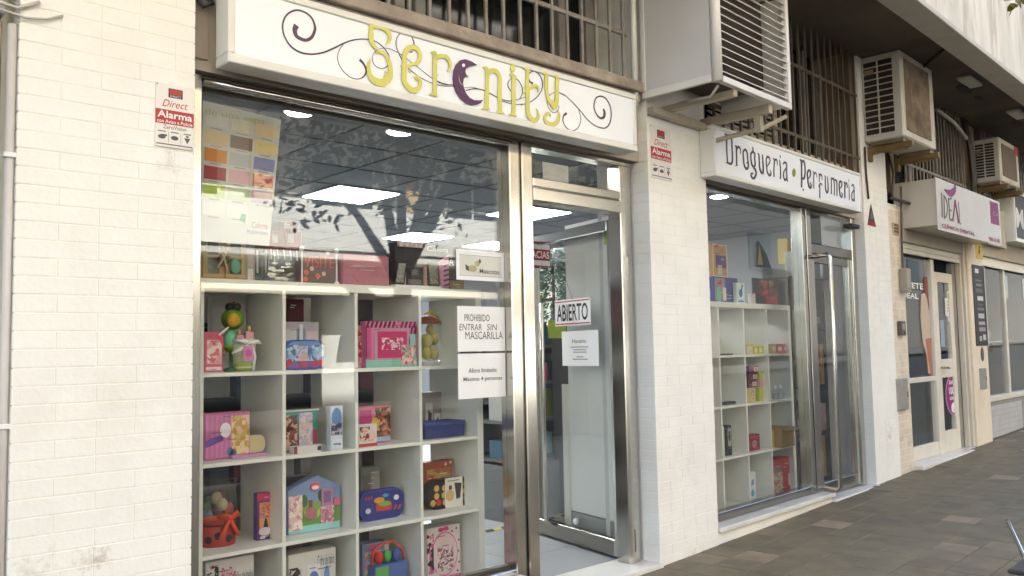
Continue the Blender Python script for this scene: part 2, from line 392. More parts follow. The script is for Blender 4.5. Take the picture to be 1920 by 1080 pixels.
flr = solo(MB().box(.7, 9.35, .07, 6.95, .02, FLOORZ-.008), 'shop_floor', M('floor_joint', (120, 118, 112), .7), kind='structure')
FT = M('white_floor_tile', (158, 160, 160), .35, var=.05, scale=4)
ftm = MB().box(.0015, .3985, .0015, .3985, -.006, 0).mesh('floor_tile', .001); ftm.materials.append(FT)
for i in range(0, 9):
    for j in range(0, 8):
        o = bpy.data.objects.new('floor_tile', ftm); COL.objects.link(o); o.parent = flr; o.location = (2.52+i*.4, .24+j*.4, FLOORZ)
part(MB().box(.92, 9.18, 3.441, 6.78, FLOORZ-.0079, FLOORZ-.001).box(.92, 2.518, .24, 3.439, FLOORZ-.0079, FLOORZ-.001).box(6.122, 9.18, .7, 3.439, FLOORZ-.0079, FLOORZ-.001), 'floor_tiles_beyond', FT, flr, kind='stuff')

# wall masses hidden behind the fronts
MASS = M('inner_masonry', (140, 132, 122), .9)

# ================================================================ brick pillars: every brick its own piece
BL, BH, BG = .245, .0538, .0036          # brick length, height, joint
_bm = {}
def brick_mesh(ln, dp, mat, seed):
    key = (round(ln, 3), round(dp, 3), mat.name, seed)
    if key not in _bm:
        m = MB().box(0, ln, 0, dp, 0, BH); me = m.mesh('brick', .0012, 1); rr = random.Random(seed*17+int(ln*1000))
        for v in me.vertices:
            if v.co.y < dp*.5: v.co.y += rr.uniform(-.0005, .0005)
        me.materials.append(mat); _bm[key] = me
    return _bm[key]
def brick_wall(parent, x0, x1, y0, z0, z1, mat, dp=.112, joint_in=.0035, shift=0.0, rnd=random.Random(1), slope=False):
    """running bond with headers, cut at the wall's two ends"""
    b = BASE[parent]; z = z0; row = 0
    while z+BH < z1:
        x = x0; half = BL*(.5 if row % 2 else 1.0); first = True
        while x < x1-.004:
            ln = (half if first else (BL if (row*7+int(x*10)) % 3 else BL*.5-.003)); first = False
            if x1-(x+ln) < .06: ln = x1-x
            ln = min(ln, x1-x)
            o = bpy.data.objects.new('brick', brick_mesh(ln, dp, mat, rnd.randrange(3))); COL.objects.link(o); o.parent = parent
            o.location = (x-b.x, y0+rnd.uniform(-.0004, .0004)-b.y, z-b.z)
            x += ln+.0016
        z += BH+BG; row += 1
PILLARS = []
pl = thing('brick_pillar', 'broad white painted brick pillar at the left edge of the photo', 'pillar', (.667, 0, .1))
part(MB().box(.671, 1.226,  .0012, .30, .05, 3.74), 'mortar', MORTAR, pl)
brick_wall(pl, .667, 1.230, 0, .42, 2.98, PAINT)
part(MB().box(.667, 1.23, .001, .2, 2.985, 3.735).box(.667, 1.23, .001, .2, .05, .415), 'plain_render', PAINT, pl)
pm = thing('brick_pillar', 'white painted brick pillar between the two shop signs', 'pillar', (0, 0, .18), RF)
part(MB().box(.004, .608, .0012, .36, .05, 3.74), 'mortar', MORTAR, pm)
brick_wall(pm, 0, .612, 0, .172, 2.62, PAINT)
part(MB().box(0, .612, .001, .2, 2.63, 3.735), 'plain_render', PAINT, pm)
part(MB().box(-.0025, .0035, .1135, .36, .1, 2.62), 'side_render', REVEAL, pm)
pr = thing('brick_pillar', 'white painted brick pillar with utility boxes, right of the lower sign', 'pillar', (3.05, 0, .24), RF)
part(MB().box(3.044, 3.566,  .0012, .36, .1, 3.74).box(3.57, 3.93, .022, .36, .1, 2.58), 'mortar', MORTAR, pr)
brick_wall(pr, 3.04, 3.57, 0, .226, 2.70, PAINT)
part(MB().box(3.04, 3.57, .001, .2, 2.705, 3.735), 'plain_render', PAINT, pr)
PAINT2 = M('worn_painted_brick', (226, 212, 192), .66, var=.1, scale=7, bump=.3, bscale=55, stain=(170, 146, 118), stain_amt=.6, stain_scale=4)
brick_wall(pr, 3.574, 3.935, .02, .236, 2.56, PAINT2, dp=.09)
p3 = thing('plaster_pillar', 'narrow cream plaster pillar behind the tall black poster', 'pillar', (5.72, 0, .3), RF)
part(MB().box(5.74, 6.24, .0, .36, .2, 2.56), 'plaster', M('cream_plaster', (238, 224, 200), .75, var=.07, scale=4, bump=.2, stain=(196, 172, 140), stain_amt=.5, stain_scale=2), p3, bevel=.012)
part(MB().box(5.62, 5.655, .05, .10, .3, 2.56).box(5.675, 5.735, .03, .10, .3, 2.56), 'shutter_rail', M('cream_rail', (214, 204, 186), .5, var=.06), p3, bevel=.004)

# wall above the fronts (dark, under the overhang)
up = thing('upper_wall', 'shaded wall with barred openings between the signs and the soffit', 'wall', (1.2, .35, 2.75))
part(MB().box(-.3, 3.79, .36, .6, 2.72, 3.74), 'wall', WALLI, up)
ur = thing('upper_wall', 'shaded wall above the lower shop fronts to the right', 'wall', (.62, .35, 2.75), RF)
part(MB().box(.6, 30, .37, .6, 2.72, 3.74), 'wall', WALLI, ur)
part(MB().box(2.90, 3.03, .02, .36, 2.72, 3.735).box(3.95, 4.05, .10, .36, 2.72, 3.735).box(5.9, 6.4, .06, .36, 2.72, 3.735), 'pier', M('brown_pier', (126, 108, 88), .8, var=.2, scale=4, stain=(80, 62, 48), stain_amt=.6), ur)
# ================================================================ barred windows above the signs
WFR = M('grey_window_frame', (150, 146, 138), .5, var=.12, scale=8)
DGL = M('dark_window_glass', (26, 28, 26), .08, var=.2, scale=3, spec=.6)
def barred_window(fr, x0, x1, zb, zt, yb, n0, n1, rails, label, base, mat=BARS, louvres=(), r=.008, frames=()):
    t = thing('barred_window', label, 'window', base, fr)
    part(MB().box(x0, x1, .30, .345, zb, zt), 'pane', DGL, t)
    fm = MB()
    for a in frames: fm.box(a-.03, a+.03, .24, .299, zb, zt)
    fm.box(x0, x1, .24, .2985, zb, zb+.05)
    part(fm, 'frame', WFR, t, bevel=.004)
    for a, b in louvres:
        z = zb+.06; k = MB()
        while z < zt-.03:
            k.add([(a, .20, z), (b, .20, z), (b, .235, z+.035), (a, .235, z+.035), (a, .205, z-.006), (b, .205, z-.006), (b, .24, z+.029), (a, .24, z+.029)], [(0,1,2,3),(7,6,5,4),(0,4,5,1),(3,2,6,7),(0,3,7,4),(1,5,6,2)]); z += .04
        part(k, 'louvre', M('louvre_shutter', (158, 152, 142), .6, var=.15, scale=6), t)
    for i in range(n1-n0+1):
        x = x0+.04+(x1-x0-.08)*i/(n1-n0)
        part(MB().box(x-r, x+r, yb-r, yb+r, zb-.02, zt-.01), 'bar', mat, t, bevel=.002)
    for z in rails: part(MB().box(x0, x1, yb-.004, yb+.012, z-.012, z+.012), 'rail', mat, t, bevel=.002)
    return t
g1 = barred_window(LF, 1.36, 3.66, 2.84, 3.735, 0.0, 0, 20, (3.10, 3.5), 'barred window with rusty white bars above the upper left sign', (1.36, .3, 2.84),
                   frames=(1.40, 2.30, 2.42, 3.40, 3.62))
part(MB().box(1.34, 3.74, -.045, .35, 2.775, 2.836), 'sill', M('peeling_sill', (166, 154, 142), .75, var=.25, scale=9, bump=.4, bscale=40, stain=(90, 70, 56), stain_amt=.7, stain_scale=7), g1, bevel=.006)
part(MB().box(1.34, 3.74, -.02, .34, 2.725, 2.772), 'sill_moulding', M('moulding', (150, 140, 132), .7, var=.15), g1, bevel=.006)
part(MB().tube([(3.70, -.01, 2.70), (3.705, -.01, 3.72)], .018, 8), 'rain_pipe', ALU, g1, smoothf=True)
g2 = barred_window(RF, .66, 2.96, 2.74, 3.735, -.02, 0, 20, (2.86, 3.38), 'barred louvre window above the lower sign in the middle', (.66, .3, 2.74),
                   mat=M('dark_grille_paint', (98, 88, 76), .6, .2, var=.2, scale=12, stain=(70, 46, 32), stain_amt=.6, stain_scale=8), louvres=((1.05, 1.62), (1.72, 2.0)), frames=(.7, 1.0, 1.67, 2.05, 2.6, 2.92))
g3 = barred_window(RF, 4.06, 5.88, 2.62, 3.735, 0.02, 0, 18, (3.0,), 'barred window with thin pale bars above the dental clinic sign', (4.06, .3, 2.62), frames=(4.1, 4.9, 5.8), r=.007)
g4 = barred_window(RF, 6.5, 8.6, 2.62, 3.735, 0.02, 0, 18, (3.0,), 'barred window at the far right above the dark sign', (6.5, .3, 2.62), frames=(6.6, 7.5), r=.007)

# ================================================================ upper left shop sign
LETY = M('sign_yellow', (212, 207, 104), .35, var=.04); PURP = M('sign_purple', (82, 42, 84), .35, var=.08, scale=5); LINE = M('sign_dark_violet', (70, 46, 74), .35, var=.05)
SY = -.100
sg = thing('shop_sign', 'long white shop sign with yellow lettering, violet moon and scrolls', 'sign', (1.307, 0, 2.41))
part(MB().box(1.312, 3.588, -.088, .0, 2.425, 2.715), 'box', ALU, sg)
part(MB().box(1.335, 3.565, -.0975, -.0885, 2.447, 2.692), 'face', SIGNW, sg)
fm = MB().box(1.307, 3.593, -.104, .004, 2.410, 2.4465).box(1.307, 3.593, -.104, .004, 2.6925, 2.722).box(1.307, 1.3345, -.104, .004, 2.4468, 2.6922).box(3.5655, 3.593, -.104, .004, 2.4468, 2.6922)
part(fm, 'frame', ALU, sg, bevel=.004)
def strokes(parent, name, mat, zoom, lists, fr, yy, step=[0]):
    ox, oy, sc = zoom
    mb = MB()
    for pts in lists:
        P = []
        for x, y, wd in pts:
            a = hit(ox+x/sc, oy+y/sc, fr, 1, yy); b = hit(ox+(x+wd*.35)/sc, oy+(y+wd*.35)/sc, fr, 1, yy)
            P.append((a.x, a.z, max(.0016, math.hypot(b.x-a.x, b.z-a.z)*2*(1.2 if mat is LETY else .98))))
        step[0] = (step[0]+1) % 14; d = .0002*step[0]
        mb.ribbon(P, yy-.0012-d, yy-.0004)
    return part(mb, name, mat, parent)
ZA, ZB, ZC, ZD, ZE = (510, 0, 6), (660, 30, 6), (800, 80, 6), (930, 100, 7.2), (1030, 150, 7.2)
FY = -.0978
strokes(sg, 'scroll', LINE, ZA, [[(275,285,70),(255,340,62),(280,410,48),(370,452,40),(440,425,40),(478,350,36),(480,290,30),(450,210,24),(390,150,22),(290,115,22),(200,140,22),(140,205,22),(118,300,22),(140,410,22),(210,520,22),(320,590,22),(450,610,20),(580,590,20),(700,540,20),(800,490,18),(900,455,16),(1000,440,14),(1085,445,13)],
  [(985,670,32),(1030,720,26),(1058,790,22),(1040,850,18),(990,885,12),(920,885,8),(840,840,8),(770,760,7),(738,670,7),(745,590,7),(790,510,8),(830,480,8)]], LF, FY)
strokes(sg, 'scroll', LINE, ZB, [[(180,265,11),(270,290,10),(350,350,10),(410,440,12),(420,520,14),(390,570,12),(330,592,8),(260,560,7),(228,490,6),(250,410,6),(330,365,6),(420,370,6),(520,415,6),(600,470,6),(720,560,6),(820,640,6),(900,700,6),(1000,750,6),(1080,770,6)],
  [(697,330,14),(690,280,12),(650,205,12),(585,183,10),(530,205,9),(497,270,9),(500,350,9),(530,430,10),(580,520,12),(640,595,12),(720,660,8),(800,710,6),(900,755,6),(1000,780,5),(1080,790,5)],
  [(650,408,12),(680,403,12)]], LF, FY)
strokes(sg, 'scroll', LINE, ZC, [[(120,440,7),(200,470,7),(310,476,7)], [(120,475,5),(220,490,5),(310,490,4)], [(440,540,10),(520,520,10),(600,525,9),(650,540,8),(710,570,9),(800,620,9),(880,650,9),(950,655,8),(1030,640,7),(1080,620,6)],
  [(420,510,4),(500,500,4),(570,517,4)], [(840,655,5),(920,680,5),(1000,695,6),(1080,690,6)]], LF, FY)
strokes(sg, 'scroll', LINE, ZD, [[(270,635,5),(330,612,5),(395,588,5)], [(330,695,7),(400,680,8),(480,645,9),(560,580,9),(610,500,9),(625,410,9),(600,320,10),(550,260,10),(500,240,10),(455,265,10),(437,320,10),(450,375,14),(478,398,22),(495,408,26)],
  [(205,520,3),(160,450,3),(165,380,3),(220,335,3),(290,360,3),(345,450,3),(350,550,3),(310,620,3)],
  [(845,705,6),(845,750,8),(800,800,10),(740,780,9),(695,700,8),(690,630,8),(720,565,9),(790,530,8),(860,535,9),(936,575,9)]], LF, FY)
strokes(sg, 'scroll', LINE, ZE, [[(130,170,9),(200,200,10),(280,270,11),(360,350,12),(430,430,12),(510,530,12),(600,605,12),(690,645,14),(760,645,16),(810,590,18),(833,490,18),(825,380,18),(790,290,18),(740,235,18),(680,220,18),(630,245,18),(605,310,18),(605,390,18),(640,470,20),(690,515,26),(735,500,34),(745,440,36),(728,390,24)],
  [(232,450,32),(195,480,20),(182,540,14),(205,610,12),(260,670,12),(320,685,12),(380,650,10),(415,580,8),(420,500,7),(395,400,6)]], LF, FY)
FY2 = FY-.0042
strokes(sg, 'letter_s', LETY, ZB, [[(190,112,26),(215,115,40),(300,118,50),(380,150,52),(425,220,44),(415,280,32),(380,325,12)], [(215,112,36),(213,200,55),(220,290,52),(260,350,42),(292,382,14)], [(270,430,14),(295,400,24),(370,430,40),(410,500,46),(430,600,52),(420,690,62),(360,745,72),(290,745,72),(220,700,62),(190,630,46),(185,550,36),(205,485,12)], [(360,690,24),(385,655,22),(368,618,8)]], LF, FY2)
strokes(sg, 'letter_e', LETY, ZB, [[(590,570,50),(588,450,50),(610,390,50),(660,352,46),(720,362,50),(758,420,46),(758,490,46),(720,530,32),(650,550,25),(615,585,18)], [(585,550,48),(585,660,55),(590,740,57),(640,810,57),(700,835,50),(755,800,42),(765,740,36),(745,695,38),(712,690,24),(730,730,14)], [(545,560,8),(570,565,26)], [(640,610,24),(655,640,8)]], LF, FY2)
strokes(sg, 'letter_r', LETY, ZC, [[(45,110,10),(90,125,46),(90,220,46),(90,330,46),(88,440,42),(90,590,46)], [(20,585,8),(70,578,28),(120,605,8)], [(105,170,36),(160,150,38),(220,165,42),(258,220,36),(262,280,28),(232,322,10)], [(60,355,10),(90,360,30),(128,365,8)]], LF, FY2)
moon = [(565,252),(500,212),(430,187),(370,200),(325,250),(298,320),(292,400),(300,480),(330,560),(380,630),(440,685),(500,705),(560,700),(605,680),(630,645),(590,650),(530,648),(480,620),(440,570),(415,510),(405,460),(412,410),(430,388),(470,382),(445,368),(430,330),(440,295),(480,268)]
def zpoly(z, pts, fr, yy): return [(lambda h: (h.x, h.z))(hit(z[0]+x/z[2], z[1]+y/z[2], fr, 1, yy)) for x, y in pts]
part(MB().prism(zpoly(ZC, moon, LF, FY2), FY2-.003, FY2), 'moon_letter', PURP, sg)
part(MB().prism(zpoly(ZC, [(408+17*math.cos(a*.524), 257+20*math.sin(a*.524)) for a in range(12)], LF, FY2), FY2-.0042, FY2-.0032), 'moon_eye', PAPER, sg)
strokes(sg, 'moon_smile', M('sign_pink_grey', (176, 150, 170), .4), ZC, [[(362,370,10),(365,420,14),(385,465,14),(404,482,5)]], LF, FY2-.0031)
strokes(sg, 'letter_n', LETY, ZC, [[(628,272,8),(678,300,42),(680,400,46),(680,500,42),(676,600,50),(675,738,46)], [(620,742,8),(668,735,26),(712,755,8)], [(690,335,38),(740,312,42),(790,330,46),(820,390,46),(822,480,46),(820,580,50),(822,680,46),(826,775,46)], [(782,778,8),(826,780,26),(875,800,8)]], LF, FY2)
strokes(sg, 'letter_i', LETY, ZC, [[(925,355,8),(975,382,44),(975,500,46),(975,600,50),(978,700,42),(975,810,46)], [(918,808,8),(970,808,26),(1014,830,8)], [(1010,375,8),(975,385,26)]], LF, FY2)
part(MB().prism(zpoly(ZC, [(968+27*math.cos(a*.393), 288+48*math.sin(a*.393)) for a in range(16)], LF, FY2), FY2-.002, FY2), 'letter_i_dot', LETY, sg)
strokes(sg, 'letter_t', LETY, ZD, [[(362,195,8),(420,228,46),(420,330,46),(415,450,50),(420,520,60),(425,620,50),(425,750,52),(440,840,56),(500,905,56),(550,890,42),(570,830,30),(543,745,5)], [(455,208,8),(425,240,24)], [(355,530,10),(420,500,38),(470,460,36),(520,435,32),(560,455,30),(572,490,22),(560,525,8)]], LF, FY2)
strokes(sg, 'letter_y', LETY, ZD, [[(618,265,8),(672,288,46),(675,400,50),(680,500,46),(690,580,42),(715,640,50),(770,690,62),(815,690,50)], [(772,305,8),(822,328,46),(820,430,50),(820,540,50),(815,640,56),(790,715,58),(755,745,14)], [(735,858,10),(725,820,25),(690,810,32),(660,860,36),(680,930,42),(760,965,46),(830,920,46),(850,840,36),(838,775,10)], [(855,320,8),(825,345,24)]], LF, FY2)

# ================================================================ lower shop sign
sg2 = thing('shop_sign', 'white shop sign with dark violet lettering and an olive dot', 'sign', (.55, 0, 2.385), RF)
part(MB().box(.556, 2.742, -.088, -.002, 2.398, 2.690), 'box', ALU, sg2)
part(MB().box(.572, 2.726, -.0975, -.0885, 2.412, 2.674), 'face', SIGNW, sg2)
part(MB().box(.55, 2.748, -.104, -.001, 2.385, 2.4115).box(.55, 2.748, -.104, -.001, 2.6745, 2.698).box(.55, .5715, -.104, -.001, 2.4118, 2.6742).box(2.7265, 2.748, -.104, -.001, 2.4118, 2.6742), 'frame', ALU, sg2, bevel=.004)
ZF, ZG = (1340, 240, 9), (1480, 280, 9)
LV = M('letter_violet', (52, 34, 58), .35, var=.05)
D1 = dict(
 d=[[(165,100,10),(195,130,45),(200,250,32),(203,400,30),(212,520,28),(215,590,30)],[(188,585,10),(230,592,25)],[(200,130,35),(250,140,42),(285,200,34),(290,320,30),(297,450,30),(295,560,32),(270,605,32),(225,590,22)]],
 r=[[(340,300,10),(365,325,36),(365,420,28),(368,520,30),(368,630,28)],[(348,638,8),(385,630,14)],[(375,340,20),(400,320,30),(430,360,18),(432,440,8)]],
 o=[[(515,360,25),(480,400,24),(483,520,26),(500,640,28),(540,690,30),(565,640,28),(555,520,24),(545,420,26),(515,360,25)],[(545,570,8),(545,600,30)]],
 g=[[(632,320,8),(645,350,16),(640,385,16)],[(640,395,26),(608,440,24),(610,540,26),(630,630,28),(660,650,26),(680,610,26),(672,520,22),(675,440,22),(640,395,22)],[(645,660,28),(685,710,30),(695,780,28),(660,850,28),(620,830,22),(610,780,20),(632,760,14),(645,785,8)]],
 u=[[(722,428,8),(742,460,22),(750,580,24),(760,690,28),(790,755,30),(815,730,26),(812,600,24),(805,500,18),(798,445,8)],[(815,745,20),(832,778,8)]],
 e=[[(890,480,26),(868,530,26),(875,640,28),(885,740,28),(925,800,30),(950,760,26),(932,708,10)],[(890,480,26),(925,510,24),(930,570,20),(900,625,16),(882,650,10)]],
 r_=[[(980,515,8),(1005,540,30),(1000,640,24),(998,740,26),(1000,825,26)],[(1010,550,16),(1035,530,24),(1055,580,16),(1058,640,6)]],
 i=[[(1100,455,8),(1105,505,16)],[(1088,535,8),(1100,600,22),(1108,720,24),(1108,862,26)]],
 a=[[(1150,612,12),(1180,580,24),(1210,610,24),(1212,720,24),(1218,860,24),(1234,905,8)],[(1205,680,16),(1165,740,20),(1160,820,22),(1185,880,24),(1212,850,20)]])
D2 = dict(
 p=[[(172,175,8),(200,200,34),(205,320,26),(205,440,26),(205,560,26),(203,645,26)],[(205,210,24),(240,200,30),(258,270,26),(262,400,26),(245,490,28),(212,482,14)],[(222,680,20),(238,686,20)]],
 e=[[(325,350,24),(302,400,24),(308,500,26),(320,600,28),(350,650,28),(368,610,22),(348,558,8)],[(325,350,22),(350,370,22),(350,440,18),(320,492,12)]],
 r=[[(392,378,8),(412,400,26),(410,500,22),(412,665,26)],[(420,410,14),(440,395,22),(455,430,16),(456,480,6)]],
 f=[[(492,412,10),(505,440,22),(505,550,14)],[(500,425,20),(535,430,24),(550,470,16),(548,520,6)],[(492,635,10),(518,582,20),(545,590,14),(551,622,6)],[(512,600,20),(512,720,20),(512,825,24)]],
 u=[[(592,440,8),(605,480,18),(605,580,20),(612,680,24),(635,725,28),(652,690,24),(648,560,20),(640,455,8)]],
 m=[[(692,480,8),(708,510,20),(706,660,18),(708,755,20)],[(712,500,18),(740,495,24),(755,560,18),(757,680,18),(755,775,16)],[(760,520,14),(785,520,22),(800,580,18),(802,700,18),(803,790,14)]],
 e2=[[(855,535,22),(840,580,22),(843,680,24),(855,770,24),(880,805,24),(892,760,18),(874,733,8)],[(855,535,20),(880,560,20),(880,620,16),(848,662,10)]],
 r2=[[(916,555,8),(935,575,22),(932,700,20),(932,825,22)],[(940,580,12),(962,570,18),(972,620,12),(972,652,5)]],
 i2=[[(1003,500,8),(1003,552,12)],[(998,578,6),(1008,680,18),(1012,855,20)]],
 a2=[[(1046,622,10),(1070,600,22),(1090,640,22),(1092,760,20),(1100,885,12)],[(1085,690,12),(1055,740,20),(1050,820,22),(1072,865,22),(1092,830,18)]])
for z_, D_ in ((ZF, D1), (ZG, D2)):
    for k, v in D_.items(): strokes(sg2, 'letter_'+k[0], LV, z_, v, RF, FY)
part(MB().prism(zpoly(ZG, [(76+30*math.cos(a*.393), 395+72*math.sin(a*.393)) for a in range(16)], RF, FY), FY-.0015, FY), 'olive_dot', M('sign_olive', (128, 128, 52), .4), sg2)

# ================================================================ alarm plates
def alarm(fr, x0, x1, z0, z1, y, label, zero):
    t = thing('alarm_sign', label, 'sign', (x0, y, z0), fr); W, H = x1-x0, z1-z0; q = lambda u: x0+u*W; r = lambda v: z0+v*H
    part(MB().box(x0, x1, y-.004, y, z0, z1), 'plate', M('enamel_plate', (232, 226, 220), .3, var=.03), t, bevel=.001)
    RED = M('alarm_red', (176, 34, 38), .35, var=.04)
    part(MB().box(x0, x1, y-.0048, y-.0041, r(.36), r(.585)), 'red_band', RED, t)
    part(MB().box(q(.33), q(.70), y-.0047, y-.0041, r(.785), r(.93)), 'emblem', BLACK, t)
    part(MB().box(q(.355), q(.675), y-.0055, y-.0048, r(.835), r(.915)), 'emblem_red', RED, t)
    text('DIRECT', 'lettering', PAPER, t, q(.37), q(.66), r(.795), r(.822), y-.0050)
    text('Direct', 'lettering', RED, t, q(.17), q(.84), r(.63), r(.745), y-.0042, shear=.35)
    text('Alarma', 'lettering', PAPER, t, q(.05), q(.95), r(.455), r(.565), y-.0049, bold=.02)
    text('con Aviso a Policía', 'lettering', PAPER, t, q(.04), q(.96), r(.375), r(.43), y-.0049, bold=.01)
    if zero: text('ZeroVision', 'lettering', BLACK, t, q(.2), q(.8), r(.285), r(.345), y-.0042)
    part(MB().box(q(.035), q(.965), y-.0046, y-.0041, r(.035), r(.055)), 'foot_line', M('plate_grey', (120, 120, 122), .5), t)
    for k, u in enumerate((.17, .5, .83)):
        k0 = MB().prism(ell(q(u), r(.155), W*.10, H*.035, 10), y-.0046, y-.0041)
        if k == 0: k0.box(q(u)-W*.02, q(u)+W*.13, y-.0051, y-.0047, r(.165), r(.195))
        if k == 2: k0 = MB().prism([(q(u), r(.09)), (q(u)+W*.08, r(.18)), (q(u)-W*.08, r(.18))], y-.0046, y-.0041).prism(ell(q(u), r(.205), W*.04, H*.018, 8), y-.0052, y-.0047)
        part(k0, 'pictogram', M('plate_dark_grey', (84, 84, 88), .5), t)
        part(MB().box(q(u)-W*.10, q(u)+W*.10, y-.0046, y-.0041, r(.232), r(.25)), 'small_print', M('plate_grey', (120, 120, 122), .5), t)
    for u in (.34, .66): part(MB().box(q(u)-W*.004, q(u)+W*.004, y-.0046, y-.0041, r(.07), r(.24)), 'divider', M('plate_grey', (120, 120, 122), .5), t)
    for u, v in ((.04, .97), (.96, .03)): part(MB().prism(ell(q(u), r(v), .003, .003, 8), y-.006, y-.0042), 'screw', STEELD, t)
a0, a1 = L(292, 152, -.006), L(363, 282, -.006)
alarm(LF, a0.x, a1.x, L(288, 272, -.006).z, a0.z, -.0015, 'alarm plate with red band on the left pillar beside the window', True)
a0, a1 = RR(1219, 232, -.006), RR(1260, 342, -.006)
alarm(RF, a0.x, a1.x, a1.z+.004, a0.z, -.0015, 'alarm plate with red band on the pillar between the shops', False)
# ================================================================ left shop front: steel frame, big pane, open door
sf = thing('shop_window', 'large display window in a polished steel frame on the left', 'window', (1.232, .12, .2))
def bar(mb, x0, x1, y0, y1, z0, z1): return mb.box(x0, x1, y0, y1, z0, z1)
part(MB().box(1.234, 1.294, .085, .18, .20, 2.452), 'post', STEEL, sf, bevel=.004)
part(MB().box(2.842, 2.905, .095, .19, .2, 2.408), 'post', STEEL, sf, bevel=.005)
part(MB().box(2.9085, 2.924, .11, .18, .2, 2.408), 'post_seal', STEELD, sf)
part(MB().box(2.928, 2.998, .095, .19, .2, 2.408), 'post', STEEL, sf, bevel=.005)
part(MB().box(1.2945, 2.8415, .095, .18, 2.372, 2.41), 'head_rail', STEEL, sf, bevel=.004)
part(MB().tube([(1.296, .084, 2.383), (2.841, .084, 2.383)], .0105, 12), 'highlight_trim', STEEL, sf, smoothf=True)  # round bar added so the head rail catches a bright line
part(MB().box(2.9985, 3.79, .095, .18, 2.385, 2.41), 'head_rail', STEEL, sf, bevel=.004)
part(MB().box(1.234, 3.80, .06, .19, 2.4125, 2.80), 'lintel', M('lintel_paint', (176, 166, 152), .7, var=.1), sf)
part(MB().box(1.2945, 2.8415, .095, .18, .20, .325), 'bottom_rail', STEEL, sf, bevel=.004)
part(MB().box(1.295, 2.841, .142, .18, 2.36, 2.3715).box(1.295, 2.841, .142, .18, .326, .338), 'gasket', M('dark_gasket', (70, 64, 54), .5), sf)
part(MB().box(1.295, 2.8412, .150, .158, .339, 2.3595), 'pane', GLASS, sf)
part(MB().box(1.22, 2.86, -.02, .094, .14, .30), 'sill', MARBLE, sf, bevel=.006)
dr = thing('door_frame', 'polished steel door frame with a glazed transom beside the big window', 'door frame', (3.03, .12, .2))
part(MB().box(3.672, 3.762, .095, .19, .2, 2.384), 'post', STEEL, dr, bevel=.005)
part(MB().box(2.9985, 3.6715, .09, .185, 2.185, 2.235), 'transom_bar', STEEL, dr, bevel=.006)
part(MB().box(2.9985, 3.6715, .085, .19, 2.112, 2.181), 'transom_bar', STEEL, dr, bevel=.006)
part(MB().box(2.9985, 3.6715, .14, .148, 2.2355, 2.3845), 'transom_pane', GLASS, dr)
part(MB().box(2.93, 3.81, -.025, .23, .12, .2015), 'threshold', MARBLE, dr, bevel=.004)
part(MB().box(3.13, 3.32, .152, .156, 2.25, 2.34), 'notice_card', PAPER, dr)
# leaf swung inwards
H0, H1 = Vector((3.695, .175)), Vector((3.872, 1.045)); ang = math.atan2(H1.y-H0.y, H1.x-H0.x); LW = (H1-H0).length
lf = thing('shop_door', 'open glass door with steel frame, swung into the left shop', 'door', (H0.x, H0.y, FLOORZ), LF, ang, local=True)
# local: x from hinge to free edge, the face y = 0 is the one seen from the street
part(MB().box(-.048, .062, -.045, 0, .012, 1.895), 'hinge_stile', STEEL, lf, bevel=.004)
part(MB().box(LW-.055, LW, -.045, 0, .012, 1.895), 'lock_stile', STEELD, lf, bevel=.004)
part(MB().box(.0625, LW-.0555, -.045, 0, .012, .105), 'bottom_rail', STEELD, lf, bevel=.004)
part(MB().box(.0625, LW-.0555, -.045, 0, 1.835, 1.895), 'top_rail', STEEL, lf, bevel=.004)
part(MB().box(.063, LW-.056, -.026, -.018, .106, 1.834), 'pane', GLASS, lf)
part(MB().tube([(LW-.25, .0, .10), (LW-.25, .075, .13), (LW-.25, .075, 1.45), (LW-.25, .0, 1.48)], .013, 10), 'pull_bar', STEEL, lf, smoothf=True)
part(MB().box(LW-.05, LW+.012, -.052, .006, .86, .96), 'lock', DARK, lf, bevel=.003)
part(MB().box(-.075, -.052, -.04, -.005, 1.55, 1.67).box(-.075, -.052, -.04, -.005, .06, .18), 'hinge', STEELD, lf)
# white board behind the leaf (it stands on the far side of the glass)
bd = thing('white_board', 'tall white board standing behind the open door', 'board', (H0.x, H0.y, FLOORZ), LF, ang, local=True)
part(MB().box(.075, .557, -.075, -.055, .19, 1.93), 'panel', M('white_board', (228, 229, 226), .5, var=.03), bd, bevel=.003)
part(MB().box(.075, .557, -.078, -.0555, .07, .185), 'plinth', M('grey_plinth', (140, 140, 140), .5), bd)
part(MB().box(.57, .635, -.072, -.060, .05, .95), 'edge_strip', ALU, bd)
part(MB().ball((.47, -.03, .14), .02), 'castor', PAPER, bd, smoothf=True)
def on_leaf(name, label, cat, x0, z0, off=.006):
    """a thing hung on the street face of the open leaf; its x runs from the free edge towards the hinge"""
    d = Vector((math.cos(ang), math.sin(ang))); n = Vector((-d.y, d.x)); P = H0+d*x0+n*off
    return thing(name, label, cat, (P.x, P.y, z0), LF, ang+math.pi, local=True)
t = on_leaf('open_sign', 'white ABIERTO sign with red rules hanging in the open door', 'sign', .575, 1.506, .012)
part(MB().box(0, .365, -.006, 0, 0, .158), 'plate', PAPER, t, bevel=.001)
RED = M('alarm_red', (176, 34, 38), .35, var=.04)
part(MB().box(.006, .359, -.0068, -.0061, .143, .150).box(.006, .359, -.0068, -.0061, .008, .015), 'red_rule', RED, t)
text('ABIERTO', 'lettering', BLACK, t, .022, .343, .028, .13, -.0062, bold=.015)
part(MB().tube([(.02, 0, .158), (.10, .004, .30), (.18, 0, .158)], .0012, 5), 'cord', DARK, t)
t = on_leaf('opening_hours_notice', 'white paper with opening hours taped to the open door', 'notice', .522, 1.266)
part(MB().box(0, .37, -.0012, 0, 0, .207), 'sheet', PAPER, t)
INK = M('grey_print', (96, 96, 98), .6)
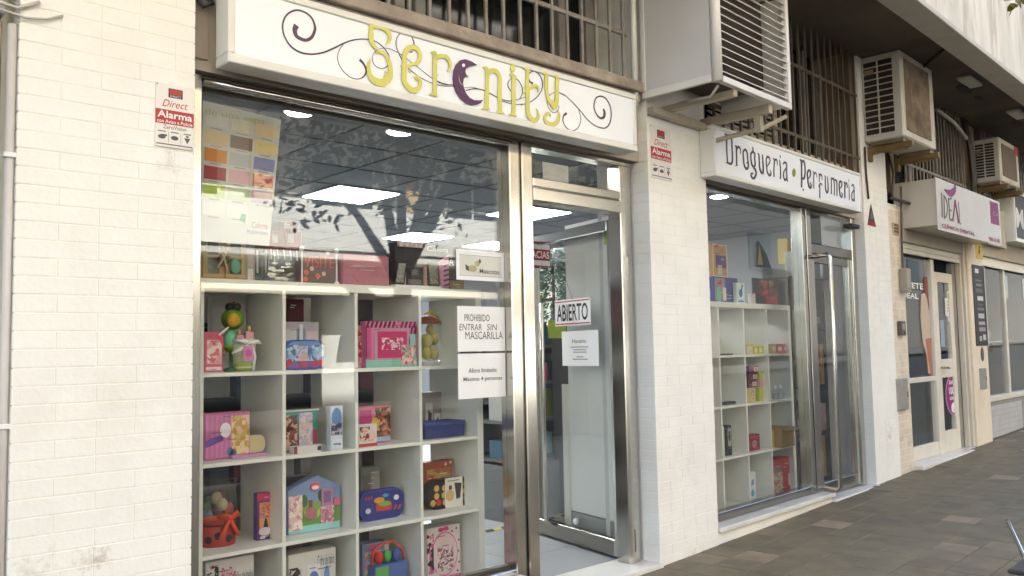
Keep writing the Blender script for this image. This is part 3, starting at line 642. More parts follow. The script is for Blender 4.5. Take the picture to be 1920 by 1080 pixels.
text('Horario', 'lettering', INK, t, .11, .25, .135, .158, -.0014, bold=.01)
for z, a, b in ((.108, .09, .27), (.092, .12, .25), (.078, .12, .25), (.05, .15, .22), (.036, .11, .26)):
    part(MB().box(a, b, -.0018, -.0013, z, z+.006), 'print_line', M('light_print', (150, 150, 152), .6), t)
t = on_leaf('sticker', 'small lime green sticker at the top of the white board', 'sticker', .145, 1.965, -.048)
part(MB().box(0, .05, -.0012, 0, 0, .12), 'sheet', C(176, 208, 40), t)
part(MB().box(.015, .035, -.0018, -.0013, .04, .08), 'print', C(96, 120, 30), t)

# ---------------------------------------------------------------- papers on the big pane
def sheet_on_glass(name, label, x0, x1, z0, z1, y=.1485):
    t = thing(name, label, 'notice', (x0, y, z0)); part(MB().box(x0, x1, y-.0012, y, z0, z1), 'sheet', PAPER, t); return t
y_ = .1485
t = sheet_on_glass('handwritten_notice', 'handwritten paper notice about face masks on the display window', 2.5410, 2.8390, 1.363, 1.576)
PEN = M('pen_ink', (84, 80, 78), .6)
text('PROHIBIDO', 'lettering', PEN, t, 2.5830, 2.7390, 1.505, 1.538, y_-.0014)
text('ENTRAR', 'lettering', PEN, t, 2.551, 2.690, 1.462, 1.492, y_-.0014, shear=.1); text('SIN', 'lettering', PEN, t, 2.722, 2.786, 1.462, 1.492, y_-.0014, shear=.1)
text('MASCARILLA', 'lettering', PEN, t, 2.5860, 2.8240, 1.420, 1.456, y_-.0014, shear=-.05)
t = sheet_on_glass('capacity_notice', 'printed paper notice limiting the shop to four persons', 2.5410, 2.8370, 1.142, 1.352)
text('Aforo limitado:', 'lettering', INK, t, 2.6030, 2.7810, 1.262, 1.284, y_-.0014, bold=.012)
text('Máximo 4 personas', 'lettering', INK, t, 2.5710, 2.8130, 1.218, 1.243, y_-.0014, bold=.012)
part(MB().box(2.5560, 2.8330, y_-.0010, y_, 1.354, 1.361), 'tape_gap', DARK, t)
t = sheet_on_glass('pets_notice', 'laminated card with the word Mascotas in the display window', 2.5390, 2.8410, 1.700, 1.843)
part(MB().box(2.5590, 2.8230, y_-.0016, y_-.0013, 1.722, 1.818), 'inner_panel', M('card_grey', (214, 214, 206), .6), t)
part(MB().box(2.5570, 2.8250, y_-.0016, y_-.0013, 1.8185, 1.8200).box(2.5570, 2.8250, y_-.0016, y_-.0013, 1.7200, 1.7215), 'rule', INK, t)
text('Mascotas', 'lettering', INK, t, 2.6810, 2.8090, 1.735, 1.758, y_-.0018, bold=.012)
dg = MB().prism(ell(2.6390, 1.757, .026, .016), y_-.0022, y_-.0017).prism(ell(2.6680, 1.781, .016, .014), y_-.0026, y_-.0021)
part(dg, 'dog_picture', M('dog_ochre', (180, 172, 130), .6), t)
part(MB().prism(ell(2.6830, 1.793, .007, .011, 10), y_-.0031, y_-.0026), 'dog_ear', M('dog_dark', (92, 88, 78), .6), t); part(MB().prism([(2.5960, 1.750), (2.6160, 1.742), (2.6210, 1.762), (2.5930, 1.775)], y_-.0021, y_-.0017), 'dog_tail', M('dog_dark', (92, 88, 78), .6), t)

# ---------------------------------------------------------------- paint colour chart behind the pane
P0, P1, P2, P3_ = (1.345, 2.345), (1.672, 2.325), (1.620, 1.800), (1.335, 1.800)
cc = thing('colour_chart', 'hanging paint colour chart with three columns of swatches', 'chart', (1.335, .2, 1.8))
part(MB().prism([P3_, P2, P1, P0], .200, .202), 'sheet', M('chart_paper', (196, 197, 194), .6), cc)
SW = [[(206,206,202),(208,204,190),(214,196,156)],[(206,180,140),(120,98,88),(208,190,128)],[(208,132,44),(176,182,186),(112,122,182)],[(150,26,44),(206,164,170),(166,86,96)],[(168,196,44),(178,196,156),(170,158,178)],[(204,206,200),(206,208,204),(226,226,220)]]
def cp(u, v):
    return (P0[0]*(1-u)*(1-v)+P1[0]*u*(1-v)+P3_[0]*(1-u)*v+P2[0]*u*v, P0[1]*(1-u)*(1-v)+P1[1]*u*(1-v)+P3_[1]*(1-u)*v+P2[1]*u*v)
for i in range(6):
    for j in range(3):
        if i == 5 and j == 2: continue
        u0, v0 = .03+j*.325, .075+i*.128
        part(MB().prism([cp(u0, v0+.095), cp(u0+.29, v0+.095), cp(u0+.29, v0), cp(u0, v0)], .1992, .1998), 'swatch', C(*SW[i][j]), cc)
        part(MB().prism([cp(u0+.07, v0+.112), cp(u0+.22, v0+.112), cp(u0+.22, v0+.104), cp(u0+.07, v0+.104)], .1993, .1998), 'swatch_name', M('light_print', (150, 150, 152), .6), cc)
text('Colores', 'lettering', C(150, 60, 60), cc, 1.545, 1.613, 1.868, 1.892, .1996)
text('Mediterráneo', 'lettering', C(70, 70, 120), cc, 1.525, 1.612, 1.843, 1.860, .1996)
part(MB().prism([(1.492, 1.893), (1.517, 1.883), (1.520, 1.918), (1.503, 1.920)], .1990, .1997), 'green_tag', C(40, 150, 70), cc)
text('de una capa', 'lettering', C(176, 176, 92), cc, 1.352, 1.60, 2.285, 2.318, .1992)

# ---------------------------------------------------------------- lamps of the shop
PANEL = EM('led_panel', (240, 247, 255), 16.0)
def led(x, y, n):
    t = thing('ceiling_light', ['square lit ceiling panel seen large through the display window', 'square lit ceiling panel deeper in the shop, middle of the row', 'square lit ceiling panel beside the window post', 'square lit ceiling panel over the doorway', 'square lit ceiling panel behind the colour chart'][n], 'ceiling light', (x, y, 2.69), group='lit ceiling panels of the shop')
    part(MB().box(x-.30, x+.30, y-.30, y+.30, 2.684, 2.6935), 'frame', ALU, t); part(MB().box(x-.285, x+.285, y-.285, y+.285, 2.680, 2.6835), 'diffuser', PANEL, t)
for n, (x, y) in enumerate(((3.86, 3.17), (5.9, 5.0), (7.15, 5.08), (5.75, 3.0), (3.35, 4.95))): led(x, y, n)
def spot(x, y, lab, fr=LF):
    t = thing('downlight', lab, 'ceiling light', (x, y, 2.69), fr, group='round downlights behind the glass')
    part(MB().lathe([(.088, 2.6945), (.088, 2.683), (.078, 2.681)], (x, y), 24), 'ring', ALU, t); part(MB().lathe([(.076, 2.6805), (.070, 2.676)], (x, y), 24), 'lens', EM('spot_lens', (255, 252, 240), 14.0), t)
spot(2.30, 1.19, 'round lit downlight nearest the colour chart'); spot(2.97, 1.20, 'round lit downlight in the middle of the display window')
spot(6.46, 1.31, 'round lit downlight behind the lower shop sign')
# ================================================================ cube shelves in the windows
KU = [0, .038, .373, .389, .724, .740, 1.075, 1.091, 1.426, 1.464]
def cube_shelf(fr, x0, y0, zt, label):
    t = thing('cube_shelf', label, 'shelf', (x0, y0, zt-1.464), fr); D = .39
    bx = lambda a, b, c, d: MB().box(x0+a, x0+b, y0, y0+D, zt-d, zt-c)
    part(bx(0, 1.464, 0, .038), 'top_board', WHITE, t, bevel=.0015); part(bx(.0, 1.464, 1.426, 1.464), 'bottom_board', WHITE, t, bevel=.0015)
    part(bx(0, .038, .0385, 1.4255), 'side_board', WHITE, t, bevel=.0015); part(bx(1.426, 1.464, .0385, 1.4255), 'side_board', WHITE, t, bevel=.0015)
    for k in (2, 4, 6):
        part(MB().box(x0+.0385, x0+1.4255, y0+.001, y0+D, zt-KU[k+1], zt-KU[k]), 'shelf_board', WHITE, t, bevel=.001)
        for r in range(4):
            a, b = KU[2*r+1], KU[2*r+2]
            part(MB().box(x0+KU[k], x0+KU[k+1], y0+.002, y0+D, zt-b+.0005, zt-a-.0005), 'divider', WHITE, t, bevel=.001)
    return t
K1X, K1Y, K1Z = 1.362, .307, 1.670
K2S, K2T, K2Z = .937, .360, 1.676
cube_shelf(LF, K1X, K1Y, K1Z, 'white cube shelf full of toys and gift boxes in the left window')
cube_shelf(RF, K2S, K2T, K2Z, 'white cube shelf of small cosmetics in the lower window')
def fl(k, r): return (K1Z if k == 1 else K2Z)-(KU[2*r+2] if r >= 0 else 0)+.0008    # floor height of a row; -1 is the top

def place(k, row, xl, xr, yt, yb, deep=None):
    """size and place of a thing on a shelf, from where its front edge meets the board"""
    fr, y0 = (LF, K1Y) if k == 1 else (RF, K2T); zf = fl(k, row)
    h = hit(xl, yb, fr, 2, zf); y = h.y
    y = min(max(y, y0+.012), y0+.11) if deep is None else y0+deep
    a, b = hit(xl, yb, fr, 1, y), hit(xr, yb, fr, 1, y); c = hit(xl, yt, fr, 1, y)
    return fr, a.x, y, zf, b.x-a.x, max(c.z-zf, .01)
PC = [0]
def prints(parent, w, h, plist):
    """flat print on the face y = 0 of a box w x h"""
    for n, q in enumerate(plist):
        y = -.0004-.0005*(n+1); k = q[0]
        if k == 't':
            _, s, u0, u1, v0, v1, col = q; text(s, 'lettering', C(*col), parent, u0*w, u1*w, v0*h, v1*h, y)
            continue
        mb = MB()
        if k == 'i':
            _, u0, u1, v0, v1, pal = q[:6]; mb.box(u0*w, u1*w, y, -.0001, v0*h, v1*h); part(mb, 'artwork', ILL(pal, q[6] if len(q) > 6 else 55), parent); continue
        if k == 'r': _, u0, u1, v0, v1, col = q; mb.box(u0*w, u1*w, y, -.0001, v0*h, v1*h)
        elif k == 'e': _, u, v, ru, rv, col = q; mb.prism(ell(u*w, v*h, ru*w, rv*h, 16), y, -.0001)
        elif k == 'p': _, pts, col = q; mb.prism([(u*w, v*h) for u, v in pts], y, -.0001)
        elif k == 's':
            _, u0, u1, v0, v1, n_, sl, col = q
            for i in range(n_):
                a = u0+(u1-u0)*i/n_; b = a+(u1-u0)/n_*.5
                mb.prism([(a*w, v0*h), (b*w, v0*h), (min(b+sl, u1)*w, v1*h), (min(a+sl, u1)*w, v1*h)], y, -.0001)
        elif k == 'd':
            _, dots, ru, rv, col = q
            for u, v in dots: mb.prism(ell(u*w, v*h, ru*w, rv*h, 10), y, -.0001)
        part(mb, 'print', C(*col), parent)
def carton(name, label, cat, pl, depth, col, plist=(), rz=0.0, side=None, bevel=.0015, top=None, group=None):
    fr, x, y, z, w, h = pl
    t = thing(name, label, cat, (x, y, z), fr, rz, group, local=True)
    part(MB().box(0, w, 0, depth, 0, h), 'box', C(*col), t, bevel=bevel)
    prints(t, w, h, plist)
    if h > .035:
        fp = MB(); rr2 = random.Random(int(x*1000)+int(z*777))
        for k in range(4):
            a = rr2.uniform(.05, .6); b2 = a+rr2.uniform(.12, .34); v = rr2.uniform(.04, .94); fp.box(a*w, min(b2, .97)*w, -.0085, -.0080, v*h, v*h+max(.0012, .012*h))
        part(fp, 'small_print', M('small_print', (222, 218, 214), .5) if sum(col) < 420 else M('dark_small_print', (90, 84, 90), .5), t, kind='stuff')
    if side: part(MB().box(-.0006, -.0001, .004, depth-.004, .004, h-.004), 'side_print', C(*side), t)
    if top: part(MB().box(.003, w-.003, .003, depth-.003, h+.0001, h+.0006), 'top_print', C(*top), t)
    return t
def softbag(name, label, cat, pl, depth, col, plist, trim=None, r=.35, rz=0.0):
    fr, x, y, z, w, h = pl
    t = thing(name, label, cat, (x, y, z), fr, rz, local=True); rad = min(w, h)*r
    part(MB().prism(rrect(0, w, 0, h, rad, 5), 0, depth), 'bag', C(*col, .75), t, bevel=.008, seg=2)
    prints(t, w, h, plist)
    if trim:
        ol = rrect(.002, w-.002, .002, h-.002, rad, 5); ol.append(ol[0])
        part(MB().tube([(a, .004, b) for a, b in ol], .0035, 6), 'piping', C(*trim), t)
        part(MB().tube([(a, depth*.5, b) for a, b in ol[:len(ol)//2]], .003, 6), 'zip', C(*trim), t)
    return t
G = 'shelf goods'
# ---- row one
carton('toy_box', 'pink toy box with a clear front in the top left cube', 'toy box', place(1, 0, 383, 419, 622, 696), .10, (206, 96, 122), [('r', .12, .92, .20, .80, (226, 168, 170)), ('i', .14, .90, .22, .78, [(226, 168, 170), (236, 214, 206), (214, 110, 130), (240, 226, 220)], 60), ('p', [(.6, .95), (1, .95), (1, .5), (.85, .75)], (214, 70, 104)), ('r', .08, .9, .05, .13, (240, 220, 222))], rz=.05)
fr, x, y, z, w, h = place(1, 0, 408, 462, 552, 690, .14)
t = thing('tumbler_toy', 'green and yellow ball toy stacked on a mint egg in the top left cube', 'toy', (x+w*.5, y, z), fr, local=True)
part(MB().lathe([(.035, 0), (.035, .012), (.012, .02), (.012, .09)], n=14), 'stand', C(60, 120, 60), t)
part(MB().ball((-.005, 0, .125), (.040, .036, .045), 16, 10), 'mint_egg', C(120, 198, 158), t, smoothf=True)
part(MB().lathe([(.020, .082), (.034, .098), (.037, .108)], (-.005, 0), 16), 'green_cup', C(128, 170, 50), t, smoothf=True)
part(MB().ball((0, 0, .218), (.047, .042, .045), 16, 10), 'green_ball', C(98, 140, 44), t, smoothf=True)
part(MB().ball((-.006, -.022, .215), (.030, .024, .032), 14, 8), 'yellow_ball', C(206, 160, 40), t, smoothf=True)
part(MB().ball((-.018, -.01, .268), .017, 10, 6).ball((.016, -.01, .268), .017, 10, 6), 'black_knob', BLACK, t, smoothf=True)
part(MB().ball((-.001, -.012, .283), .008, 8, 6), 'red_knob', C(170, 30, 40), t, smoothf=True)
part(MB().tube([(-.075, -.035, .150), (-.03, -.03, .183)], .004, 6), 'stick', PAPER, t)
fr, x, y, z, w, h = place(1, 0, 446, 482, 612, 697)
t = thing('gift_pot', 'white and green gift pot with pink bottles and a white bow', 'gift set', (x+w*.5, y+.035, z), fr, local=True)
part(MB().lathe([(.030, 0), (.040, .02), (.047, .10), (.049, .135)], n=18), 'pot', C(206, 214, 190), t, smoothf=True)
part(MB().lathe([(.0315, .002), (.042, .025), (.044, .035)], n=18), 'green_base', C(158, 176, 54), t, smoothf=True)
for dx, hh in ((-.020, .15), (.022, .165)):
    b = part(MB().box(dx-.018, dx+.018, -.012, .012, .11, hh), 'bottle', C(206, 150, 166), t, bevel=.003); part(MB().lathe([(.007, hh), (.009, hh+.012), (.006, hh+.024)], (dx, 0), 10), 'cap', C(190, 168, 100), b)
part(MB().tube([(-.055, -.045, .128), (-.02, -.055, .122), (0, -.05, .115), (.035, -.055, .122), (.055, -.045, .112)], [.003, .010, .005, .010, .003], 8).tube([(0, -.05, .115), (-.04, -.055, .09), (-.075, -.05, .075)], [.004, .007, .003], 8).tube([(.01, -.05, .115), (.022, -.056, .06), (.018, -.05, .002)], [.004, .007, .004], 8), 'bow', PAPER, t, smoothf=True)
part(MB().box(-.030, .012, -.062, -.060, .045, .105), 'tag', C(216, 140, 186), t); part(MB().prism(ell(-.009, .075, .014, .016, 14), -.0626, -.0621), 'tag_print', C(196, 96, 160), t)
carton('white_box', 'plain white box at the back of the top left cube', 'box', place(1, 0, 396, 462, 552, 640, .33), .04, (196, 198, 196))
carton('perfume_carton', 'pair of lilac cartons behind the blue vanity bag', 'box', place(1, 0, 534, 598, 603, 690, .15), .08, (172, 166, 180), [('r', .03, .33, .05, .85, (200, 198, 206)), ('r', .36, .58, .1, .86, (120, 128, 160)), ('r', .62, .96, .2, .8, (204, 182, 194)), ('r', .42, .52, .15, .95, (208, 210, 220))])
carton('dark_red_carton', 'dark red carton high at the back of the second cube', 'box', place(1, 0, 537, 570, 560, 690, .32), .05, (96, 26, 36), [('r', .1, .9, .05, .45, (40, 34, 38))])
softbag('vanity_bag', 'blue vanity bag with a frosty print and red edge in the second cube', 'bag', place(1, 0, 534, 609, 638, 697), .06, (112, 146, 198),
        [('r', .05, .95, .22, .8, (150, 182, 214)), ('p', [(.03, .05), (.97, .05), (.97, .30), (.8, .36), (.6, .25), (.4, .22), (.2, .36), (.03, .3)], (150, 60, 106)), ('i', .04, .96, .22, .84, [(112, 146, 190), (150, 184, 214), (86, 108, 160), (190, 206, 224)], 45), ('i', .32, .56, .1, .8, [(196, 200, 220), (206, 176, 170), (150, 160, 206)], 70), ('i', .03, .97, .04, .3, [(150, 60, 106), (196, 52, 66), (120, 90, 160)], 60), ('r', .02, .97, .02, .09, (92, 66, 136)), ('d', [(.1, .28), (.9, .25), (.75, .22)], .07, .1, (196, 52, 66))], (52, 84, 158), .38)
carton('slim_pink_carton', 'slim pink carton beside the striped gift box', 'box', place(1, 0, 671, 682, 610, 693, .05), .10, (206, 140, 152), [('i', .0, 1, .1, .9, [(206, 140, 152), (176, 60, 76), (226, 190, 190)], 80)])
carton('striped_gift_box', 'pink gift box with black striped frame and window', 'gift box', place(1, 0, 686, 779, 602, 692), .05, (214, 120, 160),
       [('s', 0, 1, .86, 1, 12, .04, (92, 22, 62)), ('s', 0, .14, .2, .9, 1, .0, (92, 22, 62)), ('r', .02, .1, .2, .86, (206, 84, 140)), ('s', .80, 1.0, .3, .9, 3, .1, (92, 22, 62)), ('r', .16, .84, .16, .84, (186, 150, 168)), ('r', .22, .80, .2, .78, (202, 46, 112)), ('i', .30, .72, .38, .64, [(222, 176, 190), (202, 46, 112), (236, 206, 210), (150, 60, 110)], 90), ('r', 0, 1, 0, .16, (136, 196, 182)), ('r', .86, .97, .2, .72, (140, 198, 186)), ('i', .68, .97, .05, .48, [(226, 164, 160), (206, 60, 110), (240, 206, 180), (120, 180, 170)], 75), ('e', .62, .93, .06, .05, (222, 110, 170))], rz=-.04)
fr, x, y, z, w, h = place(1, 0, 796, 840, 598, 686)
t = thing('gift_jar', 'clear jar of yellow toys under a brown lid and yellow ribbon', 'gift set', (x+w*.5, y+.07, z), fr, local=True)
part(MB().lathe([(.060, .02), (.070, .03), (.070, .205)], n=22), 'jar', CLEAR, t, smoothf=True); part(MB().lathe([(.058, 0), (.062, .019)], n=20), 'base', C(196, 190, 190), t)
part(MB().lathe([(.074, .2055), (.060, .225), (.03, .238), (.01, .242)], n=20), 'lid', C(132, 70, 50), t, smoothf=True)
for q, (dx, dy, zz, rr) in enumerate(((-.03, -.03, .06, .026), (.015, -.035, .055, .024), (-.02, -.02, .12, .03), (.025, -.02, .13, .024), (0, .02, .08, .03), (-.005, -.03, .175, .022))):
    part(MB().ball((dx, dy, zz), (rr, rr, rr*1.25), 12, 8), 'toy', C(*((196, 184, 96), (206, 196, 120), (178, 168, 84))[q % 3]), t, smoothf=True)
part(MB().tube([(-.03, -.02, .252), (0, -.03, .262), (.05, -.03, .235)], [.004, .008, .004], 8), 'ribbon', C(206, 176, 52), t, smoothf=True)
# ---- row two
carton('lunch_tin', 'pink lunch tin with purple banner and yellow swirl', 'tin', place(1, 1, 383, 469, 776, 848, .10), .07, (196, 110, 160),
       [('s', .03, .97, .05, .95, 9, .0, (202, 126, 172)), ('i', .58, .97, .05, .92, [(206, 180, 96), (224, 200, 150), (190, 150, 70), (226, 190, 170)], 50), ('p', [(.02, .42), (.4, .55), (.4, .40), (.02, .27)], (104, 70, 150)), ('e', .45, .62, .12, .16, (236, 226, 236)), ('d', [(.55, .15), (.62, .1)], .07, .1, (90, 110, 160))], bevel=.006)
for q in range(2):
    fr, x, y, z, w, h = place(1, 1, 384, 434, 850, 863)
    carton('blue_booklet', ['lower pale blue booklet under the pink tin', 'upper pale blue booklet under the pink tin'][q], 'book', (fr, x, y+.004*q, z+.0125*q, w, .012), .09, (132, 184, 206), [('r', .02, .98, .4, .55, (206, 220, 226))])
fr, x, y, z, w, h = place(1, 1, 436, 512, 845, 861)
t = thing('makeup_palette', 'open beige make-up palette in front of the pink tin', 'palette', (x, y, z), fr, local=True)
part(MB().box(0, .155, 0, .09, 0, .012), 'tray', C(190, 140, 176), t, bevel=.002); part(MB().box(.01, .07, .01, .08, .0125, .015).box(.08, .15, .01, .08, .0125, .015), 'powder', C(176, 104, 166), t)
part(MB().prism(rrect(.07, .165, .012, .085, .03), .045, .052), 'lid', C(206, 196, 150), t)
carton('teal_tin', 'teal and red tin in the second row', 'tin', place(1, 1, 535, 598, 770, 838, .10), .06, (62, 140, 126), [('r', .5, .96, .05, .5, (150, 50, 72)), ('r', .03, .48, .05, .4, (84, 50, 50)), ('i', .02, .34, .05, .88, [(126, 62, 44), (84, 50, 46), (206, 160, 140)], 60), ('i', .40, .80, .05, .92, [(206, 200, 216), (222, 190, 176), (170, 160, 200), (190, 180, 190)], 60), ('r', 0, 1, .96, 1, (206, 206, 206))], bevel=.005)
carton('flat_white_carton', 'flat white carton lying before the teal tin', 'box', place(1, 1, 551, 603, 838, 852), .04, (214, 210, 206), [('r', .85, .98, .2, .8, (70, 66, 70)), ('r', 0, .12, 0, 1, (150, 60, 70))])
carton('tall_blue_carton', 'tall white and blue perfume carton in the second row', 'box', place(1, 1, 620, 643, 762, 846), .035, (212, 222, 232), [('e', .5, .72, .42, .24, (92, 140, 196)), ('r', .05, .95, .36, .56, (72, 96, 150)), ('i', .06, .94, .34, .62, [(60, 52, 80), (206, 180, 170), (120, 150, 200), (72, 96, 150)], 110), ('r', .1, .9, .05, .25, (226, 230, 236)), ('r', .2, .8, .12, .16, (110, 150, 196))])
carton('pink_tin', 'pink and orange tin at the back of the second row', 'tin', place(1, 1, 672, 734, 763, 826, .12), .05, (206, 120, 150), [('i', .5, .97, .12, .95, [(84, 56, 48), (186, 110, 72), (208, 150, 112), (150, 90, 60)], 60), ('r', .05, .4, .5, .9, (186, 66, 130)), ('e', .5, .5, .12, .2, (214, 176, 70)), ('r', .5, .96, .04, .16, (150, 180, 206))], bevel=.005)
carton('small_red_carton', 'small white and red carton in front of the pink tin', 'box', place(1, 1, 673, 707, 797, 839), .03, (222, 214, 212), [('i', .05, .6, .25, .9, [(150, 36, 46), (226, 186, 164), (222, 214, 212), (110, 40, 40)], 110), ('r', 0, 1, 0, .14, (196, 60, 66)), ('e', .75, .45, .18, .26, (236, 196, 190)), ('e', .3, .62, .12, .14, (226, 186, 164))])
carton('grey_perfume_box', 'grey and white perfume box at the back of the right cube', 'box', place(1, 1, 797, 829, 736, 815, .20), .06, (156, 148, 140), [('r', .05, .45, .1, .75, (206, 206, 202)), ('r', .55, .9, .12, .5, (212, 212, 210)), ('p', [(.15, .2), (.35, .2), (.4, .5), (.2, .6)], (70, 70, 70)), ('p', [(.62, .2), (.8, .2), (.78, .42), (.66, .36)], (60, 60, 60))])
fr, x, y, z, w, h = place(1, 1, 797, 872, 795, 824)
t = thing('fabric_box', 'low navy fabric box in the right cube', 'box', (x, y, z), fr, local=True)
NAVY = M('navy_cloth', (52, 62, 124), .85, var=.15, scale=60, bump=.3, bscale=300)
part(MB().box(0, w, 0, .14, 0, h), 'body', NAVY, t, bevel=.004); part(MB().box(-.002, w+.002, -.002, .142, h*.80, h+.003), 'lid_band', M('navy_band', (70, 82, 150), .8), t, bevel=.003)
# ---- row three
fr, x, y, z, w, h = place(1, 2, 388, 452, 895, 1020)
t = thing('gift_basket', 'red spotted gift tin in clear wrap tied with an orange ribbon', 'gift basket', (x+w*.5, y+.075, z), fr, local=True)
REDT = C(168, 40, 34)
part(MB().lathe([(.074, 0), (.076, .004), (.076, .082)], n=24), 'tin', REDT, t, smoothf=True); part(MB().lathe([(.078, .0825), (.078, .098), (.072, .10)], n=24), 'rim', C(130, 34, 30), t, smoothf=True)
for a, zz in ((-1.9, .045), (-1.3, .03), (-.8, .055), (-2.4, .03), (-1.6, .07)):
    c, s_ = math.cos(a), math.sin(a); m = MB(); m.add([(c*.0768+(-s_)*.016*math.cos(b*.628), s_*.0768+c*.016*math.cos(b*.628), zz+.016*math.sin(b*.628)) for b in range(10)], [tuple(range(10))])
    part(m, 'spot', BLACK, t)
for q in range(9):
    a = q*2.4; rr = .045 if q < 7 else .0
    part(MB().ball((rr*math.cos(a), rr*math.sin(a), .12+.022*(q % 4)), (.024, .022, .026), 10, 7), 'sweet', C(*((150, 46, 40), (70, 110, 60), (176, 160, 120), (110, 36, 40), (96, 112, 140))[q % 5]), t, smoothf=True)
part(MB().lathe([(.079, .10), (.082, .16), (.076, .22), (.082, .262)], n=20), 'clear_wrap', CLEAR, t, smoothf=True)
part(MB().lathe([(.0805, .100), (.0805, .118)], n=24), 'ribbon_band', C(214, 74, 28), t, smoothf=True)
part(MB().tube([(.02, -.085, .110), (.0, -.10, .13), (-.03, -.09, .125), (.02, -.085, .11), (.05, -.085, .135), (.065, -.07, .12), (.02, -.085, .11)], .008, 8).tube([(.02, -.085, .11), (-.01, -.09, .06), (-.025, -.085, .035)], [.006, .010, .006], 8).tube([(.02, -.085, .11), (.04, -.085, .07), (.06, -.075, .04)], [.006, .010, .006], 8), 'bow', C(222, 70, 26), t, smoothf=True)
carton('narrow_pink_carton', 'narrow purple carton with pink top in the third row', 'box', place(1, 2, 482, 511, 926, 1014), .035, (104, 52, 120), [('r', 0, 1, .84, 1, (206, 44, 110)), ('r', .15, .95, .15, .80, (222, 160, 100)), ('i', .16, .94, .46, .80, [(226, 130, 60), (222, 170, 110), (150, 150, 190), (206, 90, 60)], 110), ('p', [(.35, .2), (.75, .2), (.6, .45), (.5, .45)], (40, 34, 56)), ('e', .5, .18, .4, .09, (226, 214, 222)), ('r', .2, .5, .03, .08, (230, 220, 226))], side=(86, 60, 140))
fr, x, y, z, w, h = place(1, 2, 540, 637, 920, 1003)
t = thing('house_gift_box', 'house shaped gift box with pastel garden print', 'gift box', (x, y, z), fr, -.03, local=True)
part(MB().prism([(0, 0), (w, 0), (w, h*.98), (w*.55, h*1.27), (0, h*1.0)], 0, .06), 'box', C(126, 150, 196), t, bevel=.002)
prints(t, w, h, [('r', .01, .99, .15, .55, (106, 148, 70)), ('e', .35, .55, .32, .16, (128, 160, 86)), ('r', .01, .99, .01, .16, (150, 206, 206)), ('e', .30, .72, .06, .14, (70, 110, 64)), ('e', .62, .8, .06, .14, (66, 96, 76)), ('i', .01, .26, .08, .86, [(228, 190, 186), (236, 206, 196), (206, 150, 160), (240, 226, 220)], 65), ('i', .28, .60, .30, .50, [(96, 140, 66), (120, 160, 80), (170, 196, 90)], 70), ('e', .42, .42, .11, .14, (170, 106, 116)), ('r', .39, .45, .56, .72, (120, 84, 100)), ('r', .62, .84, .2, .95, (176, 130, 160)), ('r', .66, .80, .62, .88, (130, 100, 150)), ('i', .60, .86, .16, .54, [(196, 140, 150), (176, 106, 140), (222, 190, 196)], 80), ('e', .5, 1.02, .09, .09, (226, 90, 110)), ('e', .5, 1.0, .07, .045, (236, 226, 226)), ('e', .92, .62, .07, .10, (206, 110, 140))])
softbag('pencil_case', 'blue pencil case with a colourful sweet print in the third row', 'pencil case', place(1, 2, 677, 757, 924, 979), .05, (44, 52, 128),
        [('p', [(.35, .30), (.7, .28), (.72, .5), (.55, .62), (.35, .55)], (196, 60, 46)), ('e', .42, .66, .12, .10, (214, 150, 40)), ('e', .55, .52, .15, .09, (120, 168, 60)), ('e', .16, .35, .06, .09, (222, 214, 226)), ('e', .82, .68, .06, .09, (226, 216, 226)), ('s', .08, .28, .72, .82, 3, .02, (196, 60, 70)), ('s', .74, .95, .28, .42, 2, .05, (206, 80, 90)), ('e', .56, .8, .07, .06, (90, 150, 190))], (60, 74, 168), .30)
carton('grey_aftershave_box', 'grey aftershave box behind the blue pencil case', 'box', place(1, 2, 677, 713, 878, 968, .18), .06, (112, 110, 108), [('r', .55, .95, .1, .9, (140, 138, 134)), ('r', .66, .9, .35, .5, (206, 206, 202)), ('r', .08, .45, .2, .85, (92, 92, 94))])
softbag('smiley_bag', 'dark toiletry bag with yellow discs and a white sleeve', 'bag', place(1, 2, 803, 889, 903, 954), .06, (42, 34, 32),
        [('d', [(.18, .72), (.18, .46), (.10, .24), (.35, .70), (.34, .46), (.36, .22), (.82, .74), (.80, .5), (.82, .26), (.93, .5)], .055, .115, (206, 172, 96)), ('e', .22, .24, .055, .11, (206, 66, 56)), ('e', .93, .28, .05, .10, (176, 60, 56)), ('r', .36, .74, .0, 1.02, (226, 222, 214)), ('e', .46, .42, .09, .2, (206, 176, 120)), ('p', [(.56, .84), (.72, .80), (.68, .3), (.6, .26)], (60, 40, 36)), ('r', .44, .5, .62, .76, (96, 30, 36)), ('r', .42, .66, .90, .94, (150, 150, 150))], (30, 26, 26), .42)
carton('orange_carton', 'orange brown carton behind the dark toiletry bag', 'box', place(1, 2, 797, 849, 868, 950, .16), .06, (150, 70, 40), [('i', .08, .92, .08, .84, [(150, 96, 46), (168, 120, 56), (176, 140, 70)], 40), ('e', .2, .62, .12, .1, (176, 46, 36)), ('d', [(.75, .92), (.93, .95)], .04, .03, (226, 206, 196))])
